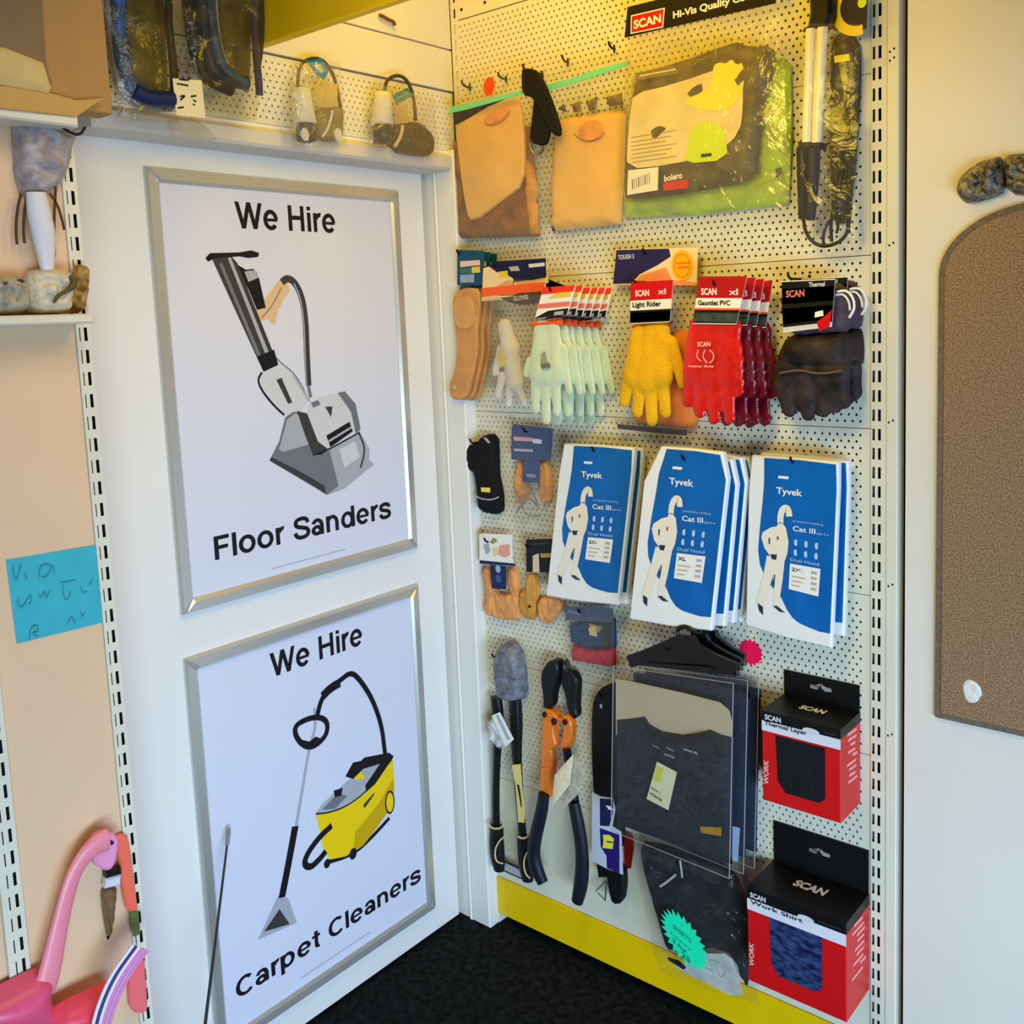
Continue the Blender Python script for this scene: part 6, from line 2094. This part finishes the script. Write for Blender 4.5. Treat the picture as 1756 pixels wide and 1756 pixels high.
tag(mb.build('starburst_sticker', None, BOARD, (c[0], c[1], .001)), 'neon pink starburst sticker on the perforated panel under the right blue pack', 'sticker')

# ---------------------------------------------------------------- red boxes
REDB = M('red_box_card', (206, 14, 20), .4, spec=.5)
REDS = M('red_box_side', (216, 40, 26), .4, spec=.5)


def carton(fl, fr, vb_, vt, vband, vtab, depth, w0, window, side_marks, label, title, sub):
    """hanging carton: front u from fl to fr, v from vb_ to vt, back at w0"""
    w1 = w0 + depth
    t = thing('boxed_garment', label, 'box', BOARD, ((fl + fr) / 2, vb_, w0), 'red and black hanging boxes')
    mb = MB()
    mb.box(fl, fr, vb_, vt, w0, w1, REDB, .0015)
    mb.build('box_body', t)
    e = w1 + .0004
    mb = MB()
    hb = vt - vband
    mb.box(fl - .0003, fr + .0003, vt - hb * .48, vt + .0012, w0 - .0002, w1 + .0006, CARDBLK)
    mb.build('lid', t, label='black lid')
    mb = MB()
    mb.box(fl, fr, vband, vt - hb * .48, w1 + .0001, w1 + .0006, M('lilac_white_card', (216, 214, 226), .45))
    mb.text(sub, (fl + .006, vt - hb * .68), (fr - fl) * .55, .008, G2, w1 + .001, 0, .03)
    mb.build('white_band', t, label='white title band')
    mb = MB()
    mb.text('SCAN', (fl + .007, vt - hb * .38), .034, .010, G5, w1 + .0012, 0, .04)
    m2 = (fl + fr) / 2
    mb.poly(ell((m2 + .022, vt - hb * .42), .017, .0058, 18), w1 + .0008, w1 + .0012, G5)
    mb.box(m2 + .048, fr - .008, vt - hb * .34, vt - hb * .30, w1 + .0008, w1 + .001, G2)
    mb.build('front_logo', t, label='white front lettering')
    # lettering on top of the lid
    v, f, x0, x1 = text_geo('SCAN', .045)
    wd = (fr - fl) * .32
    k = wd / (x1 - x0)
    mb = MB()
    cu = (fl + fr) / 2 - wd / 2
    mb.add([(cu + (x - x0) * k + y * k * .15, vt + .0016, w0 + depth * .50 - y * k * 1.25) for x, y in v], f, PAPER)
    mb.build('lid_logo', t, label='white lid lettering')
    mb = MB()
    mb.poly([(fl + .002, vt - .01), (fr - .002, vt - .01), (fr - .002, vtab), (fl + .002, vtab)], w0 - .004, w0 - .0005, CARDBLK)
    hs = [((fl + fr) / 2 + a, vtab - (vtab - vt) * .42 + b) for a, b in ((-.022, -.003), (-.008, -.004), (0, .003), (.008, -.004), (.022, -.003), (.022, .004), (.010, .005), (0, .010), (-.010, .005), (-.022, .004))]
    mb.flat(hs, w0 - .0001, M('slot_grey', (150, 148, 142), .5))
    mb.build('hang_tab', t, label='black hang tab with euro slot')
    a0, a1, b0, b1, wm = window
    mb = MB()
    ww = [(a0, b1), (a0 + .004, b0 + .02), (a0 + .02, b0), (a1 - .012, b0), (a1, b0 + .012), (a1, b1)]
    mb.poly(ww, w1 + .0002, w1 + .0009, wm)
    mb.build('window', t)
    mb = MB()
    mb.add([(fr + .0004, vb_ + .004 + q[1], w0 + q[0]) for q in side_marks[0]], side_marks[1], M('side_white_print', (240, 150, 140), .5))
    mb.build('side_print', t, label='pale side print')
    # vertical word on the left edge
    v, f, x0, x1 = text_geo('WORK', .02)
    k = .05 / (x1 - x0)
    mb = MB()
    mb.add([(fl + .013 - y * k * .9, vb_ + .035 + (x - x0) * k, w1 + .0009) for x, y in v], f, M('pale_pink_print'))
    mb.build('edge_lettering', t)
    return t


def marks(depth, h, seed):
    rnd = random.Random(seed)
    V, F = [], []
    for k in range(9):
        y = h * (.30 + .065 * k)
        x = depth * rnd.uniform(.15, .3)
        ln = depth * rnd.uniform(.25, .5)
        o = len(V)
        V += [(x, y), (x, y + .006), (x + ln, y + .010), (x + ln, y + .004)]
        F.append((o, o + 1, o + 2, o + 3))
    return V, F


BLKW = M('black_ribbed', (20, 22, 26), .6, var=.3, vs=30, stretch=(6, .3, 1))
BLUW = M('navy_photo', (52, 72, 118), .5, rgb2=(14, 24, 58), vs=50, detail=3, stretch=(1, 2.2, 1))
D1 = .096
fl, vt = (0.923,0.816)
fr, vb_ = (1.083,0.628)
vb2 = (0.929,0.63)[1]
vt1 = (vt + (1.086,0.81)[1]) / 2
vb1 = (vb_ + vb2) / 2
tab = (0.992,0.866)[1]
wa, wb = (0.952,0.765), (1.053,0.669)
carton(fl, fr, vb1, vt1, ((0.922,0.774)[1] + (1.079,0.774)[1]) / 2, tab, D1, .0045, (wa[0], wb[0], ((0.955,0.654)[1] + (1.051,0.661)[1]) / 2, ((0.952,0.768)[1] + (1.049,0.772)[1]) / 2, BLKW), marks(D1, vt1 - vb1, 1),
       'upper red and black hanging box with a black window, right of the shirt bags', 'SCAN', 'Thermal Layer')
hook((( fl + fr) / 2, tab - (tab - vt1) * .40), .03, 'black hook carrying the upper red box', .004)
D2 = .116
fl, vt = (0.896,0.441)
fr, vb_ = (1.101,0.248)
vt2 = (vt + (1.091,0.448)[1]) / 2
vb2 = ((0.913,0.239)[1] + vb_) / 2
tab = (0.99,0.534)[1]
wa, wb = (0.944,0.39), (1.053,0.287)
carton(fl, fr, vb2, vt2, ((0.899,0.391)[1] + (1.092,0.407)[1]) / 2, tab, D2, .0045, (wa[0], wb[0], ((0.956,0.28)[1] + (1.051,0.282)[1]) / 2, ((0.945,0.395)[1] + (1.047,0.402)[1]) / 2, BLUW), marks(D2, vt2 - vb2, 2),
       'lower and larger red and black hanging box with a blue patterned window', 'SCAN', 'Work Shirt')
hook(((fl + fr) / 2, tab - (tab - vt2) * .40), .03, 'black hook carrying the lower red box', .004)
